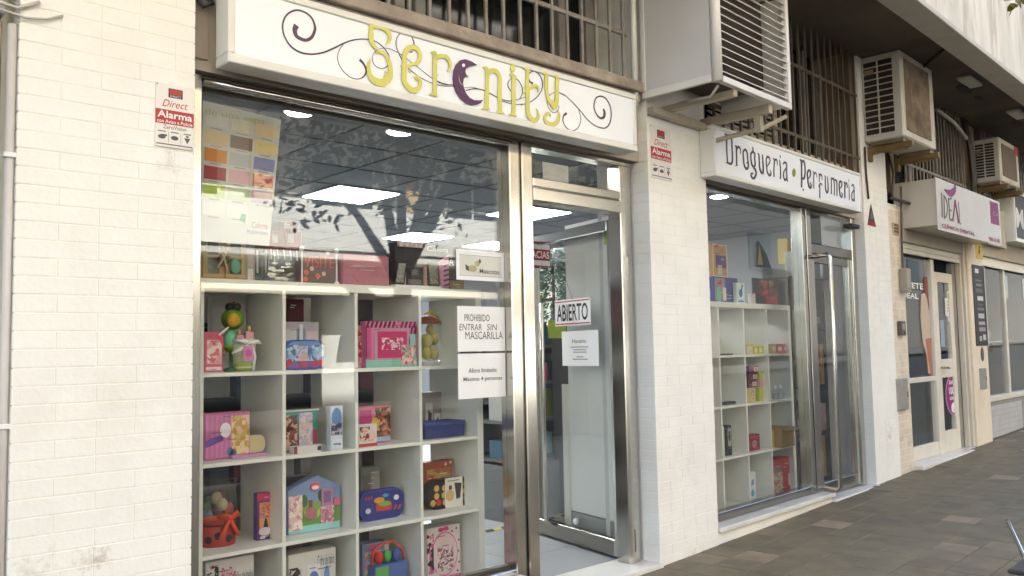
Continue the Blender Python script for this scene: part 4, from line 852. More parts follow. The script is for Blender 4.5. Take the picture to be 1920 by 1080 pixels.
# ---- row four
carton('spotted_white_carton', 'white carton with pink and black print at the bottom left', 'gift box', place(1, 3, 385, 476, 1056, 1150, .06), .10, (214, 210, 212), [('i', .02, .26, .3, .95, [(40, 36, 38), (214, 210, 212), (206, 120, 150)], 70), ('t', 'BeBe', .32, .62, .72, .9, (206, 76, 130)), ('t', 'Cofre de baño', .55, .97, .72, .82, (70, 66, 70)), ('e', .5, .2, .35, .4, (226, 150, 186))], top=(206, 202, 204))
carton('white_vanity_carton', 'white carton with blue brush print in the bottom row', 'gift box', place(1, 3, 541, 630, 1042, 1150, .06), .10, (212, 212, 208), [('t', 'Cofre de baño', .60, .96, .76, .92, (92, 96, 110)), ('i', .02, .28, .4, .8, [(60, 56, 56), (212, 212, 208), (206, 180, 170)], 80), ('r', .38, .66, .3, .8, (226, 226, 226)), ('e', .52, .6, .1, .1, (96, 130, 190)), ('e', .8, .55, .06, .2, (116, 150, 200))], top=(198, 198, 196))
carton('blue_pink_carton', 'blue toy carton with pink corner behind the ball basket', 'toy box', place(1, 3, 680, 729, 1022, 1140, .12), .07, (120, 130, 158), [('r', .85, 1, .2, 1, (214, 196, 204)), ('i', .1, .85, .3, .85, [(120, 130, 158), (206, 186, 110), (150, 160, 190), (214, 110, 150)], 60), ('e', .4, .93, .14, .05, (214, 60, 120)), ('r', .05, .8, .05, .3, (90, 140, 150))])
fr, x, y, z, w, h = place(1, 3, 706, 768, 1062, 1140, .05)
t = thing('bath_ball_basket', 'clear basket with red handle holding red, green and blue balls', 'gift basket', (x+w*.5, y+.06, z), fr, local=True)
part(MB().box(-w*.5, w*.5, -.05, .05, 0, .155), 'body', C(86, 110, 170), t, bevel=.004); part(MB().box(-w*.48, -w*.1, -.0515, -.0505, .10, .15), 'side_label', C(104, 170, 90), t)
for q, (dx, cl) in enumerate(((-.045, (206, 52, 44)), (0.0, (60, 160, 70)), (.05, (70, 90, 170)))): part(MB().ball((dx, -.015, .185), (.021, .021, .030), 12, 8), 'bath_ball', C(*cl), t, smoothf=True)
part(MB().tube([(-w*.5, -.02, .16), (-w*.46, -.02, .21), (-w*.2, -.02, .245), (w*.15, -.02, .25), (w*.44, -.02, .21), (w*.5, -.02, .15)], .006, 8), 'handle', C(214, 70, 52), t, smoothf=True)
carton('pink_circle_carton', 'white carton with a pink ring and black spots in the bottom right cube', 'gift box', place(1, 3, 801, 864, 992, 1078), .10, (222, 212, 212), [('d', [(.88, .92), (.95, .7), (.93, .5), (.95, .3), (.9, .15), (.62, .93), (.75, .88)], .025, .02, (40, 38, 40)), ('e', .52, .5, .40, .40, (220, 110, 160)), ('e', .52, .5, .375, .375, (226, 206, 208)), ('d', [(.42, .94), (.56, .95)], .08, .04, (220, 66, 130)), ('r', .0, 1, 0, .10, (216, 90, 146)), ('r', .28, .55, .16, .66, (216, 216, 208)), ('p', [(.38, .25), (.48, .25), (.46, .55), (.4, .5)], (120, 90, 96)), ('p', [(.62, .28), (.76, .28), (.70, .60)], (110, 84, 92)), ('i', .0, .18, .2, .9, [(46, 40, 42), (222, 206, 206), (206, 96, 150)], 60), ('i', .3, .76, .2, .62, [(222, 216, 210), (120, 90, 96), (226, 206, 208), (206, 150, 170)], 90)])
# ---- on top of the left shelf
fr, x, y, z, w, h = place(1, -1, 379, 459, 436, 517, .06)
t = thing('wooden_cabinet', 'small pale wood cabinet with two glazed doors on the shelf', 'cabinet', (x, y, z), fr, -.10, local=True)
WOOD = M('pale_wood', (190, 162, 116), .6, var=.2, scale=14, stretch=(8, 8, 1.2), bump=.1)
part(MB().box(0, w, .012, .13, 0, h), 'case', WOOD, t, bevel=.002); part(MB().box(-.008, w+.008, .0, .138, h+.0005, h+.012), 'top', WOOD, t, bevel=.003)
for k in range(2):
    a = .004+k*w*.5; b = a+w*.5-.008; m = MB().box(a, b, 0, .0115, .008, .024).box(a, b, 0, .0115, h-.026, h-.008).box(a, a+.018, 0, .0115, .0245, h-.0265).box(b-.018, b, 0, .0115, .0245, h-.0265).box(a+.0185, b-.0185, .001, .011, h*.5-.006, h*.5+.006)
    d_ = part(m, 'door', WOOD, t, bevel=.001); part(MB().box(a+.019, b-.019, .006, .009, .025, h-.0275), 'pane', M('cabinet_pane', (96, 100, 86), .2, var=.5, scale=25), d_); part(MB().ball((b-.009 if k == 0 else a+.009, -.004, h*.5), .004, 8, 6), 'knob', DARK, d_)
part(MB().ball((w*.44, -.016, h*.42), (.024, .012, .026), 12, 8), 'dark_bow', C(60, 46, 44), t, smoothf=True)
part(MB().tube([(w*.30, -.022, h*.25), (w*.42, -.026, h*.45), (w*.55, -.024, h*.66)], .004, 6).tube([(w*.52, -.022, h*.2), (w*.45, -.026, h*.42), (w*.38, -.024, h*.62)], .004, 6), 'raffia', C(206, 190, 150), t)
part(MB().ball((w*.72, -.012, h*.30), (.022, .008, .03), 10, 8), 'teal_charm', C(90, 176, 150), t, smoothf=True)
carton('pale_bottle_box', 'narrow grey box with white bottles beside the wooden cabinet', 'box', place(1, -1, 461, 478, 466, 520, .10), .06, (160, 150, 150), [('r', .2, .8, .05, .4, (222, 222, 220)), ('r', .2, .8, .45, .8, (196, 180, 176))])
for q, (xa, xb) in enumerate(((478, 497), (494, 512))):
    fr, x, y, z, w, h = place(1, -1, xa, xb, 470, 522, .12-.03*q)
    t = thing('clear_pouch', ['clear pouch with blue contents next to the grey box', 'clear pouch with white clips behind the silver pouch'][q], 'pouch', (x, y, z), fr, .12, local=True)
    part(MB().prism(rrect(0, .075, 0, h*.92, .012), 0, .03), 'pouch', CLEAR, t); part(MB().box(.008, .067, .008, .022, .005, h*.5), 'contents', C(*((96, 122, 136), (70, 78, 92))[q]), t); part(MB().tube([(.01, -.004, h*.3), (.008, -.004, h*1.02)], .004, 6), 'clip', PAPER, t); part(MB().tube([(.05, -.004, h*.45), (.05, -.004, h*1.0)], .004, 6), 'clip', PAPER, t)
fr, x, y, z, w, h = place(1, -1, 500, 564, 469, 525, .05)
t = thing('clear_toiletry_bag', 'clear toiletry bag with silver contents and blue piping', 'bag', (x, y, z), fr, local=True)
ol = [(0, 0), (w, 0), (w*.97, h*.5), (w*.92, h), (w*.05, h), (w*.0, h*.5)]
part(MB().prism(ol, 0, .05), 'bag', CLEAR, t); part(MB().tube([(.004, 0, .004), (w-.004, 0, .004)], .004, 6).tube([(0, 0, .004), (w*.02, 0, h*.5), (w*.05, 0, h)], .003, 6).tube([(w, 0, .004), (w*.97, 0, h*.5), (w*.92, 0, h)], .003, 6), 'piping', C(60, 74, 130), t)
rr_ = random.Random(5); m = MB()
for q in range(26):
    c = Vector((rr_.uniform(.02, w-.02), rr_.uniform(.012, .038), rr_.uniform(.012, h*.62))); a = rr_.uniform(0, 3); m.box(c.x-.012, c.x+.012, c.y-.003, c.y+.003, c.z-.004, c.z+.006)
part(m, 'silver_sachets', M('silver_foil', (200, 200, 192), .25, .8, var=.3, scale=40), t, kind='stuff')
for q in range(5): part(MB().tube([(w*(.12+.19*q), -.004, h*.72), (w*(.1+.19*q), -.004, h*1.04)], .0035, 6), 'clip', PAPER, t)
fr, x, y, z, w, h = place(1, -1, 566, 631, 466, 528)
t = thing('metal_case', 'grey metal case with red lettering and flowers on the shelf', 'case', (x, y, z), fr, local=True)
part(MB().box(0, w, 0, .07, 0, h), 'case', C(104, 82, 86), t, bevel=.006); prints(t, w, h, [('t', 'VISITE', .06, .92, .46, .80, (222, 92, 70)), ('e', .74, .93, .06, .05, (226, 206, 196)), ('d', [(.45, .22), (.1, .1), (.12, .3)], .07, .08, (216, 110, 84)), ('d', [(.62, .28), (.28, .42)], .055, .07, (222, 196, 176)), ('d', [(.45, .14), (.5, .2)], .03, .03, (230, 130, 100))])
EDG = PAPER
part(MB().tube([(0, -.001, 0), (0, -.001, h), (w, -.001, h), (w, -.001, 0)], .004, 6), 'edge_strip', EDG, t)
for a, b in ((0, h), (w, h), (w, 0)): part(MB().ball((a, -.001, b), (.013, .008, .012), 10, 6), 'corner_cap', EDG, t, smoothf=True)
carton('pink_case', 'dusty pink spotted case in the middle of the shelf top', 'case', place(1, -1, 641, 731, 474, 534), .08, (172, 104, 122), [('d', [(.08+.12*(i % 8)+.05*(i//8 % 2), .14+.2*(i//8)) for i in range(32)], .009, .018, (110, 50, 66)), ('r', .02, .98, .60, .605, (140, 80, 96))], bevel=.008)
fr, x, y, z, w, h = place(1, -1, 742, 842, 478, 538)
t = thing('nail_kit_box', 'open white display box with black frames and a pink striped flap', 'gift box', (x, y, z), fr, local=True)
part(MB().box(0, w, 0, .09, 0, .012), 'tray', PAPER, t, bevel=.002); part(MB().box(w*.30, w*.62, .05, .08, .013, h*.72), 'black_box', C(50, 48, 52), t, bevel=.002)
part(MB().box(w*.34, w*.58, .048, .0495, .02, h*.30).box(w*.40, w*.52, .048, .0495, h*.45, h*.62), 'print', C(110, 106, 108), t)
for a, b, sh in ((.03, .20, .05), (.66, .86, -.02)):
    part(MB().prism([(a*w, .014), (b*w, .014), ((b+sh)*w, h*.84), ((a+sh)*w, h*.84)], .02, .03), 'frame_panel', BLACK, t); part(MB().prism([((a+.02)*w, .024), ((b-.02)*w, .024), ((b+sh-.02)*w, h*.77), ((a+sh+.02)*w, h*.77)], .0188, .0199), 'picture', M('mixed_picture', (140, 140, 132), .4, var=.6, scale=60), t)
part(MB().box(w*.215, w*.26, .03, .05, .013, h*.75).box(w*.615, w*.65, .03, .05, .013, h*.70), 'tube', C(196, 150, 146), t, bevel=.004)
part(MB().prism([(w*.86, 0), (w*1.0, 0), (w*1.0, h*1.12), (w*.80, h*.86)], .0, .008), 'flap', C(196, 136, 168), t)
prints(t, w, h, [('p', [(.90, .08+.16*i), (1.0, .14+.16*i), (1.0, .20+.16*i), (.90, .14+.16*i)], (56, 30, 52)) for i in range(5)])
carton('cardboard_offcut', 'small brown cardboard piece at the right end of the shelf top', 'box', place(1, -1, 845, 868, 526, 540, .10), .03, (122, 102, 66), rz=-.2)
for q, (xa, xb, ya, yb, dz, cl) in enumerate(((503, 533, 432, 470, 0, (128, 22, 28)), (534, 566, 430, 470, 0, (150, 26, 32)), (526, 560, 414, 436, .085, (120, 22, 26)))):
    a, b = L(xa, yb, .95), L(xb, yb, .95); hh = a.z-L(xa, ya, .95).z
    t = thing('red_gift_box', ['left red gift box behind the colour chart', 'right red gift box behind the clear bag', 'top red gift box of the red stack behind the shelf'][q], 'gift box', (a.x, .95, a.z), LF, local=True)
    part(MB().box(0, b.x-a.x, 0, .15, 0, abs(hh)), 'box', C(*cl), t, bevel=.003)
    part(MB().box(.02, .05, -.0008, -.0002, abs(hh)*.4, abs(hh)*.8), 'label', C(190, 180, 176), t)
a, b = L(742, 536, .62), L(842, 466, .62)
t = thing('colour_cosmetics_display', 'black cosmetics display with the word Colors behind the white kit box', 'display', (a.x, .62, 1.67))
part(MB().box(a.x, a.x+.42, .62, .70, 1.672, b.z+.012), 'case', C(40, 38, 42), t, bevel=.003)
text('Colors', 'lettering', C(150, 170, 60), t, a.x+.20, a.x+.34, b.z-.022, b.z+.004, .6195); text('A 2', 'lettering', C(176, 176, 170), t, a.x+.345, a.x+.41, b.z-.09, b.z-.05, .6195)
part(MB().box(a.x+.01, a.x+.16, .60, .6192, b.z-.012, b.z+.018), 'pink_sachet', ILL([(222, 206, 206), (206, 160, 170), (236, 230, 230)], 90), t)
for q in range(6): part(MB().box(a.x+.02+.055*q, a.x+.06+.055*q, .612, .6192, 1.69, 1.76), 'tester', ILL([(120, 60, 80), (190, 180, 176), (60, 56, 66)], 110), t)
# a dark display unit behind the shelf carries the red boxes and stops the view through the cubes
bk = thing('display_unit', 'dark display unit standing behind the white cube shelf', 'shelf', (1.30, .95, FLOORZ))
part(MB().box(1.30, 2.86, 1.16, 1.20, .2, 1.80), 'back', DARK, bk)
for zz in (.35, .75, 1.15, 1.50, 1.79): part(MB().box(1.30, 2.86, .90, 1.158, zz, zz+.018), 'board', M('dark_shelf', (58, 54, 54), .5), bk)
rb = random.Random(11)
BOXC = [(176, 176, 172), (120, 40, 50), (70, 60, 66), (150, 140, 136), (60, 66, 90), (140, 120, 60), (190, 184, 180), (96, 84, 84)]
for zi, zz in enumerate((.35, .75, 1.15, 1.50)):
    x = 1.32
    while x < 2.72:
        wd = rb.uniform(.07, .16); hh = rb.uniform(.12, .24)
        part(MB().box(x, x+wd, .93, 1.08, zz+.019, zz+.019+hh), 'stocked_carton', C(*rb.choice(BOXC)), bk, bevel=.002); x += wd+rb.uniform(.02, .10)
# ---- goods seen through the door
ctr = thing('counter_shelf', 'low shop shelf with coloured products behind the door', 'shelf', (4.0, 1.45, FLOORZ))
part(MB().box(3.98, 5.7, 1.80, 1.84, .2, 1.50), 'back', M('shelf_back', (84, 86, 90), .6), ctr); part(MB().box(3.98, 5.7, 1.40, 1.798, .2, .58), 'plinth', M('grey_counter', (118, 122, 126), .5), ctr)
for zz in (.60, .86, 1.12, 1.38): part(MB().box(3.98, 5.7, 1.45, 1.798, zz, zz+.02), 'board', M('shelf_grey', (110, 112, 114), .5), ctr)
for zi, zz in enumerate((.62, .88, 1.14, 1.40)):
    x = 4.0
    while x < 5.6:
        wd = rb.uniform(.04, .10); hh = rb.uniform(.10, .21)
        part(MB().box(x, x+wd, 1.49, 1.62, zz+.001, zz+hh), 'stocked_carton', C(*rb.choice([(60, 110, 130), (70, 90, 110), (176, 40, 70), (90, 100, 100), (196, 160, 60), (150, 190, 206), (120, 130, 50), (206, 206, 200), (50, 60, 66), (40, 90, 120)])), ctr, bevel=.002); x += wd+rb.uniform(.004, .02)
xt = thing('christmas_tree', 'decorated green Christmas tree inside the left shop', 'tree', (5.41, 2.35, FLOORZ))
part(MB().tube([(5.41, 2.35, .2), (5.41, 2.35, 2.15)], [.03, .01], 8), 'trunk', C(70, 50, 36), xt)
m = MB(); rx = random.Random(4)
for q in range(4200):
    zz = rx.uniform(.75, 2.25); r = .50*(2.45-zz)/1.5*rx.uniform(.3, 1); a = rx.uniform(0, 6.283); c = Vector((5.41+r*math.cos(a), 2.35+r*math.sin(a), zz))
    d = Vector((math.cos(a)*rx.uniform(.5, 1), math.sin(a)*rx.uniform(.5, 1), rx.uniform(-.5, .3))).normalized(); u = d.orthogonal().normalized()
    m.add([c-u*.009, c+u*.009, c+d*.08], [(0, 1, 2)])
part(m, 'crown', M('fir_green', (34, 92, 52), .6, var=.3, scale=20), xt)
for q in range(22):
    zz = .9+q*.055; a = q*2.4; r = .38*(2.3-zz)/1.5
    part(MB().ball((5.41+r*math.cos(a), 2.35+r*math.sin(a), zz), .022, 10, 7), 'bauble', C(*((190, 44, 34), (206, 120, 70), (176, 150, 60))[q % 3]), xt, smoothf=True)
a, b = L(1000, 452, .95), L(1032, 502, .95)
t = thing('thank_you_sign', 'red and white GRACIAS sign hanging inside the doorway', 'sign', (a.x-.05, .95, b.z))
part(MB().box(a.x-.10, b.x, .95, .955, b.z, a.z), 'plate', C(160, 24, 34), t); H_ = a.z-b.z
part(MB().box(a.x-.095, b.x-.005, .949, .9498, b.z+H_*.70, b.z+H_*.90).box(a.x-.095, b.x-.005, .949, .9498, b.z+H_*.06, b.z+H_*.26), 'white_band', PAPER, t)
text('GRACIAS', 'lettering', PAPER, t, a.x-.09, b.x-.01, b.z+H_*.34, b.z+H_*.63, .9496, bold=.02)
for nm, lb, pxs, cl, yy in (('green_poster', 'lime green sheet under the ABIERTO sign', (1028, 1062, 600, 634), (160, 186, 40), 1.15), ('pink_poster', 'pink sheet low inside the doorway', (1001, 1026, 682, 716), (186, 30, 84), 1.2), ('round_tag', 'round green tag behind the door glass', (1003, 1017, 657, 680), (44, 170, 70), 1.1)):
    a, b = L(pxs[0], pxs[2], yy), L(pxs[1], pxs[3], yy)
    m = MB().box(a.x, b.x, yy, yy+.004, b.z, a.z) if nm != 'round_tag' else MB().prism(ell((a.x+b.x)/2, (a.z+b.z)/2, (b.x-a.x)/2, (a.z-b.z)/2), yy, yy+.004)
    solo(m, nm, C(*cl), lb, 'sign', (a.x, yy, b.z))
tp = MB()
for k in range(9): tp.add([(3.2+k*.14, 1.30, FLOORZ+.0015), (3.27+k*.14, 1.30, FLOORZ+.0015), (3.27+k*.14+.03, 1.36, FLOORZ+.0015), (3.2+k*.14+.03, 1.36, FLOORZ+.0015)], [(0, 1, 2, 3)])
tt = thing('floor_tape', 'yellow and black hazard tape on the shop floor', 'tape', (3.2, 1.3, FLOORZ))
part(MB().box(3.15, 4.5, 1.298, 1.362, FLOORZ+.0002, FLOORZ+.001), 'black_tape', BLACK, tt); part(tp, 'yellow_marks', C(196, 190, 60), tt)
# ================================================================ lower shop front (right of the middle pillar)
WT = .085
sw2 = thing('shop_window', 'display window with marble sill under the lower sign', 'window', (.62, WT, .3), RF)
part(MB().box(2.06, 2.115, WT-.01, WT+.08, .30, 2.386), 'post', STEEL, sw2, bevel=.004)
part(MB().box(2.125, 2.20, WT-.015, WT+.08, .25, 2.386), 'post', STEEL, sw2, bevel=.004)
part(MB().box(.615, 2.0595, WT, WT+.07, 2.362, 2.386), 'head_rail', STEELD, sw2, bevel=.003)
part(MB().box(.615, 2.0595, WT, WT+.07, .292, .345), 'bottom_rail', STEELD, sw2, bevel=.003)
part(MB().box(.616, 2.059, WT+.03, WT+.038, .3455, 2.3615), 'pane', GLASS, sw2)
part(MB().box(.60, 3.04, WT-.02, .19, 2.3875, 2.80), 'lintel', M('lintel_paint', (176, 166, 152), .7, var=.1), sw2)
si = MB(); 
for a, b in ((.617, 1.36), (1.363, 2.215)): si.box(a, b, -.022, WT+.002, .262, .292)
part(si, 'sill', MARBLE, sw2, bevel=.004)
part(MB().box(.615, 2.20, .004, .30, .12, .2615), 'sill_wall', PAINT, sw2, bevel=.003)
d2 = thing('shop_door', 'closed glass door with long chrome pulls under the lower sign', 'door', (2.2, WT, .25), RF)
part(MB().box(2.955, 3.03, WT-.012, WT+.08, .245, 2.386), 'post', STEEL, d2, bevel=.004)
part(MB().box(2.2005, 2.9545, WT, WT+.07, 2.362, 2.386), 'head_rail', STEELD, d2, bevel=.003)
part(MB().box(2.2005, 2.9545, WT-.008, WT+.07, 2.05, 2.125), 'transom_bar', STEELD, d2, bevel=.006)
part(MB().box(2.2005, 2.9545, WT+.03, WT+.038, 2.1255, 2.3615), 'transom_pane', GLASS, d2)
part(MB().box(2.205, 2.265, WT, WT+.045, .255, 2.045), 'stile', STEEL, d2, bevel=.003); part(MB().box(2.885, 2.95, WT, WT+.045, .255, 2.045), 'stile', STEEL, d2, bevel=.003)
part(MB().box(2.2655, 2.8845, WT, WT+.045, .255, .345), 'bottom_rail', STEELD, d2, bevel=.003); part(MB().box(2.2655, 2.8845, WT, WT+.045, 1.985, 2.045), 'top_rail', STEELD, d2, bevel=.003)
part(MB().box(2.266, 2.884, WT+.018, WT+.026, .3455, 1.9845), 'pane', GLASS, d2)
part(MB().tube([(2.232, WT-.002, 2.02), (2.232, -.035, 2.03), (2.232, -.05, 2.01), (2.232, -.05, .33), (2.232, -.03, .31), (2.232, WT-.002, .32)], .016, 10), 'pull_handle', STEEL, d2, smoothf=True)
part(MB().tube([(2.262, WT+.05, 1.95), (2.262, WT+.09, 1.94), (2.262, WT+.09, .6), (2.262, WT+.05, .58)], .014, 10), 'inner_pull_handle', STEEL, d2, smoothf=True)
part(MB().box(2.20, 3.05, -.03, .30, .12, .244), 'threshold', MARBLE, d2, bevel=.004)
part(MB().box(2.80, 2.95, .0, .08, 2.29, 2.322), 'door_closer', DARK, d2, bevel=.004)
rv = thing('side_reveal', 'grey tiled reveal between the lower door and the pillar', 'wall', (3.035, .04, .24), RF)
part(MB().box(3.0325, 3.0385, .113, .36, .24, 2.62), 'render', REVEAL, rv)

# ---- goods on the lower shelf
def sm(name, label, cat, row, xl, xr, yt, yb, depth, col, pr_=(), deep=None, **k): return carton(name, label, cat, place(2, row, xl, xr, yt, yb, deep), depth, col, pr_, **k)
sm('black_compact', 'flat black compact in the top row of the lower shelf', 'compact', 0, 1350, 1375, 664, 669, .05, (38, 36, 36), deep=.05)
sm('cream_jar_box', 'cream and yellow carton beside the yellow cartons', 'box', 0, 1401, 1412, 645, 665, .05, (214, 206, 170), [('r', 0, 1, .8, 1, (206, 180, 60))])
for q, (a, b) in enumerate(((1413, 1421), (1421.5, 1430), (1430.5, 1439))): sm('yellow_carton', ['yellow carton left of three on the lower shelf', 'yellow carton middle of three on the lower shelf', 'yellow carton right of three on the lower shelf'][q], 'box', 0, a, b, 648, 664-q*.4, .05, (186, 186, 40), [('r', .3, .9, .2, .7, (222, 220, 150))], deep=.03)
for q, (a, b, cl) in enumerate(((1446, 1456, (190, 150, 96)), (1457, 1468, (180, 40, 44)), (1469, 1479, (196, 60, 56)))): sm('small_carton', ['tan carton in the top right cube of the lower shelf', 'red carton in the top right cube of the lower shelf', 'red and white carton at the right end of the top row'][q], 'box', 0, a, b, 645, 661-q*.6, .05, cl, [('r', .2, .8, .3, .7, (222, 206, 196))], deep=.03)
sm('black_compact', 'flat black compact in the second row of the lower shelf', 'compact', 1, 1352, 1380, 755, 761, .05, (38, 36, 36), deep=.05)
stk = [(1402, 1417, 740, 756, (206, 180, 120), 'tan carton at the bottom of the cosmetics pile'), (1402, 1417, 724, 740, (212, 190, 130), 'tan carton one up in the cosmetics pile'), (1403, 1419, 708, 724, (110, 40, 36), 'brown bottle carton in the cosmetics pile'), (1404, 1420, 692, 708, (96, 60, 66), 'dark carton near the top of the cosmetics pile'), (1405, 1422, 677, 692, (120, 70, 110), 'mauve carton on top of the cosmetics pile'),
       (1424, 1436, 738, 750, (200, 206, 60), 'lowest lime carton of the narrow pile'), (1424, 1436, 724, 737, (206, 210, 80), 'lime carton above in the narrow pile'), (1425, 1436, 711, 723, (214, 170, 180), 'pink carton in the narrow pile'), (1424, 1436, 697, 710, (196, 200, 60), 'lime carton on top of the narrow pile')]
zt_ = {}
for xa, xb, ya, yb, cl, lb in stk:
    fr, x, y, z, w, h = place(2, 1, xa, xb, ya, yb, .05); col_ = xa//20; z = zt_.get(col_, fl(2, 1)); h = .0525
    carton('cosmetics_carton', lb, 'box', (fr, x, y, z, w, h), .06, cl, [('r', .5, .95, .2, .8, (222, 214, 196)), ('e', .72, .5, .15, .25, (206, 150, 160))]); zt_[col_] = z+h+.0006
for q, xx in enumerate((1449, 1459, 1470)):
    fr, x, y, z, w, h = place(2, 1, xx, xx+8, 712, 745, .06); t = thing('clear_bottle', ['clear bottle with white cap at the left in the second row', 'squat clear bottle in the middle of the second row', 'clear bottle with white label in the second row'][q], 'bottle', (x+w*.5, y, z), fr, local=True)
    part(MB().lathe([(.022, 0), (.024, .01), (.024, .06+.02*(q != 1)), (.010, .085)], n=14), 'glass', CLEAR, t, smoothf=True); part(MB().lathe([(.011, .0855), (.011, .105)], n=12), 'cap', PAPER, t); part(MB().lathe([(.0205, .004), (.0215, .05)], n=12), 'liquid', C(176, 176, 176), t)
sm('white_book', 'thin white book leaning in the third row', 'book', 2, 1354, 1361, 800, 853, .08, (214, 206, 200), deep=.06); sm('black_box', 'narrow black and white box in the third row', 'box', 2, 1362, 1373, 798, 849, .06, (36, 36, 38), [('r', .35, .9, .3, .9, (176, 176, 172)), ('e', .6, .65, .2, .18, (70, 70, 70))], deep=.05)
sm('maroon_box', 'small maroon box in the third row', 'box', 2, 1405, 1425, 816, 840, .06, (128, 24, 40), [('e', .5, .4, .25, .25, (190, 120, 140)), ('r', .1, .9, .8, .9, (190, 60, 80))], deep=.05)
for q in range(5):
    fr, x, y, z, w, h = place(2, 2, 1449, 1463, 805, 836, .02); carton('yellow_tube', ['lowest yellow packet of the pile of five', 'second yellow packet of the pile of five', 'middle yellow packet of the pile of five', 'fourth yellow packet of the pile of five', 'topmost yellow packet of the pile of five'][q], 'packet', (fr, x, y, z+.0255*q, w, .024), .07, (206, 176, 30), [('r', .7, .98, .2, .8, (150, 120, 20))])
fr, x, y, z, w, h = place(2, 2, 1466, 1490, 803, 829, -.04)
t = thing('cardboard_box', 'open cardboard box sticking out of the third row', 'box', (x, y, z), fr, local=True); CB = M('cardboard', (168, 140, 88), .8, var=.12, scale=20)
part(MB().box(0, w, 0, .004, 0, h).box(0, .004, .0045, .2, 0, h).box(w-.004, w, .0045, .2, 0, h).box(.0045, w-.0045, .0045, .2, 0, .004), 'walls', CB, t); part(MB().add([(0, 0, h), (w, 0, h), (w, -.04, h-.02), (0, -.04, h-.02), (0, 0, h+.003), (w, 0, h+.003), (w, -.04, h-.017), (0, -.04, h-.017)], [(0, 1, 2, 3), (7, 6, 5, 4), (3, 2, 6, 7), (0, 3, 7, 4), (1, 5, 6, 2), (0, 4, 5, 1)]), 'flap', CB, t)
sm('red_edged_book', 'red edged book standing in the bottom row', 'book', 3, 1356.5, 1359.5, 893, 945, .10, (170, 40, 34), deep=.08)
sm('blue_white_carton', 'white carton with pale blue drawing in the bottom row', 'box', 3, 1405, 1418, 886, 926, .04, (216, 222, 222), [('e', .5, .25, .25, .12, (90, 160, 190)), ('p', [(.3, .5), (.7, .55), (.7, .75), (.4, .7)], (120, 150, 180))], deep=.05)
sm('red_gift_carton', 'big red gift carton with clear bottles in the bottom right cube', 'gift box', 3, 1450, 1486, 862, 919, .10, (176, 26, 26), [('r', .03, .5, .02, .55, (206, 180, 150)), ('r', .08, .46, .55, .8, (150, 120, 116)), ('r', .80, .98, .15, .5, (206, 196, 200)), ('i', .04, .5, .04, .6, [(206, 180, 150), (176, 96, 70), (222, 206, 180)], 60)], deep=.04)
# on top of the lower shelf
fr, x, y, z, w, h = place(2, -1, 1340, 1384, 518, 560, .10)
t = carton('blue_gift_set', 'blue and teal gift box at the left end of the lower shelf top', 'gift box', (fr, x, y, z, w, h), .06, (60, 64, 140), [('r', .02, .45, .1, .95, (150, 140, 150)), ('r', .1, .25, .05, .6, (110, 190, 160)), ('r', .35, .48, .1, .6, (222, 220, 220)), ('p', [(.1, .7), (.3, .9), (.3, .7)], (190, 50, 40))])
carton('wooden_gift_box', 'framed tan gift box with purple label above the lower shelf', 'gift box', (fr, x+.01, y+.01, z+h+.001, .20, .235), .06, (190, 150, 96), [('r', 0, 1, .97, 1, (222, 206, 176)), ('r', 0, 1, 0, .03, (222, 206, 176)), ('r', 0, .04, 0, 1, (222, 206, 176)), ('r', .96, 1, 0, 1, (222, 206, 176)), ('r', .2, .9, .28, .66, (92, 40, 120)), ('r', .3, .6, .06, .36, (206, 196, 190)), ('r', .15, .5, .7, .72, (120, 80, 60)), ('p', [(.05, .92), (.4, 1.0), (.3, .88)], (190, 66, 40)), ('t', 'new', .55, .75, .5, .58, (226, 210, 226))])
sm('nail_tool_carton', 'white and blue carton with a drawn tool on the lower shelf top', 'box', -1, 1382, 1397, 530, 568, .03, (214, 228, 230), [('e', .5, .5, .22, .2, (60, 120, 180)), ('p', [(.5, .6), (.7, .95), (.8, .92), (.6, .55)], (50, 90, 150)), ('r', .15, .85, .06, .14, (60, 120, 180))], deep=.06)
sm('lipstick_box', 'small pale tester tube on the lower shelf top', 'box', -1, 1409, 1417, 550, 568, .03, (206, 200, 196), deep=.06)
rk = thing('hair_band_rack', 'rack of colourful rolled hair bands on the lower shelf', 'rack', (RR(1400, 560, .5).x, .5, K2Z), RF)
rq = random.Random(8); hb = [(150, 60, 40), (110, 60, 40), (60, 70, 60), (160, 120, 70), (140, 40, 90), (176, 40, 44), (90, 80, 60), (40, 40, 46)]
for r in range(2):
    for q in range(7):
        a = RR(1432+q*9, 534+r*14, .5); part(MB().tube([(a.x, .47, a.z), (a.x, .53, a.z)], .033, 12), 'roll', C(*hb[(q*3+r*5) % 8]), rk, smoothf=True)
a, b = RR(1420, 520, .5), RR(1500, 570, .5); part(MB().box(a.x, b.x, .54, .55, K2Z, a.z), 'back', DARK, rk); part(MB().box(a.x+.1, a.x+.22, .45, .49, K2Z+.001, K2Z+.08), 'red_pack', C(180, 30, 40), rk)
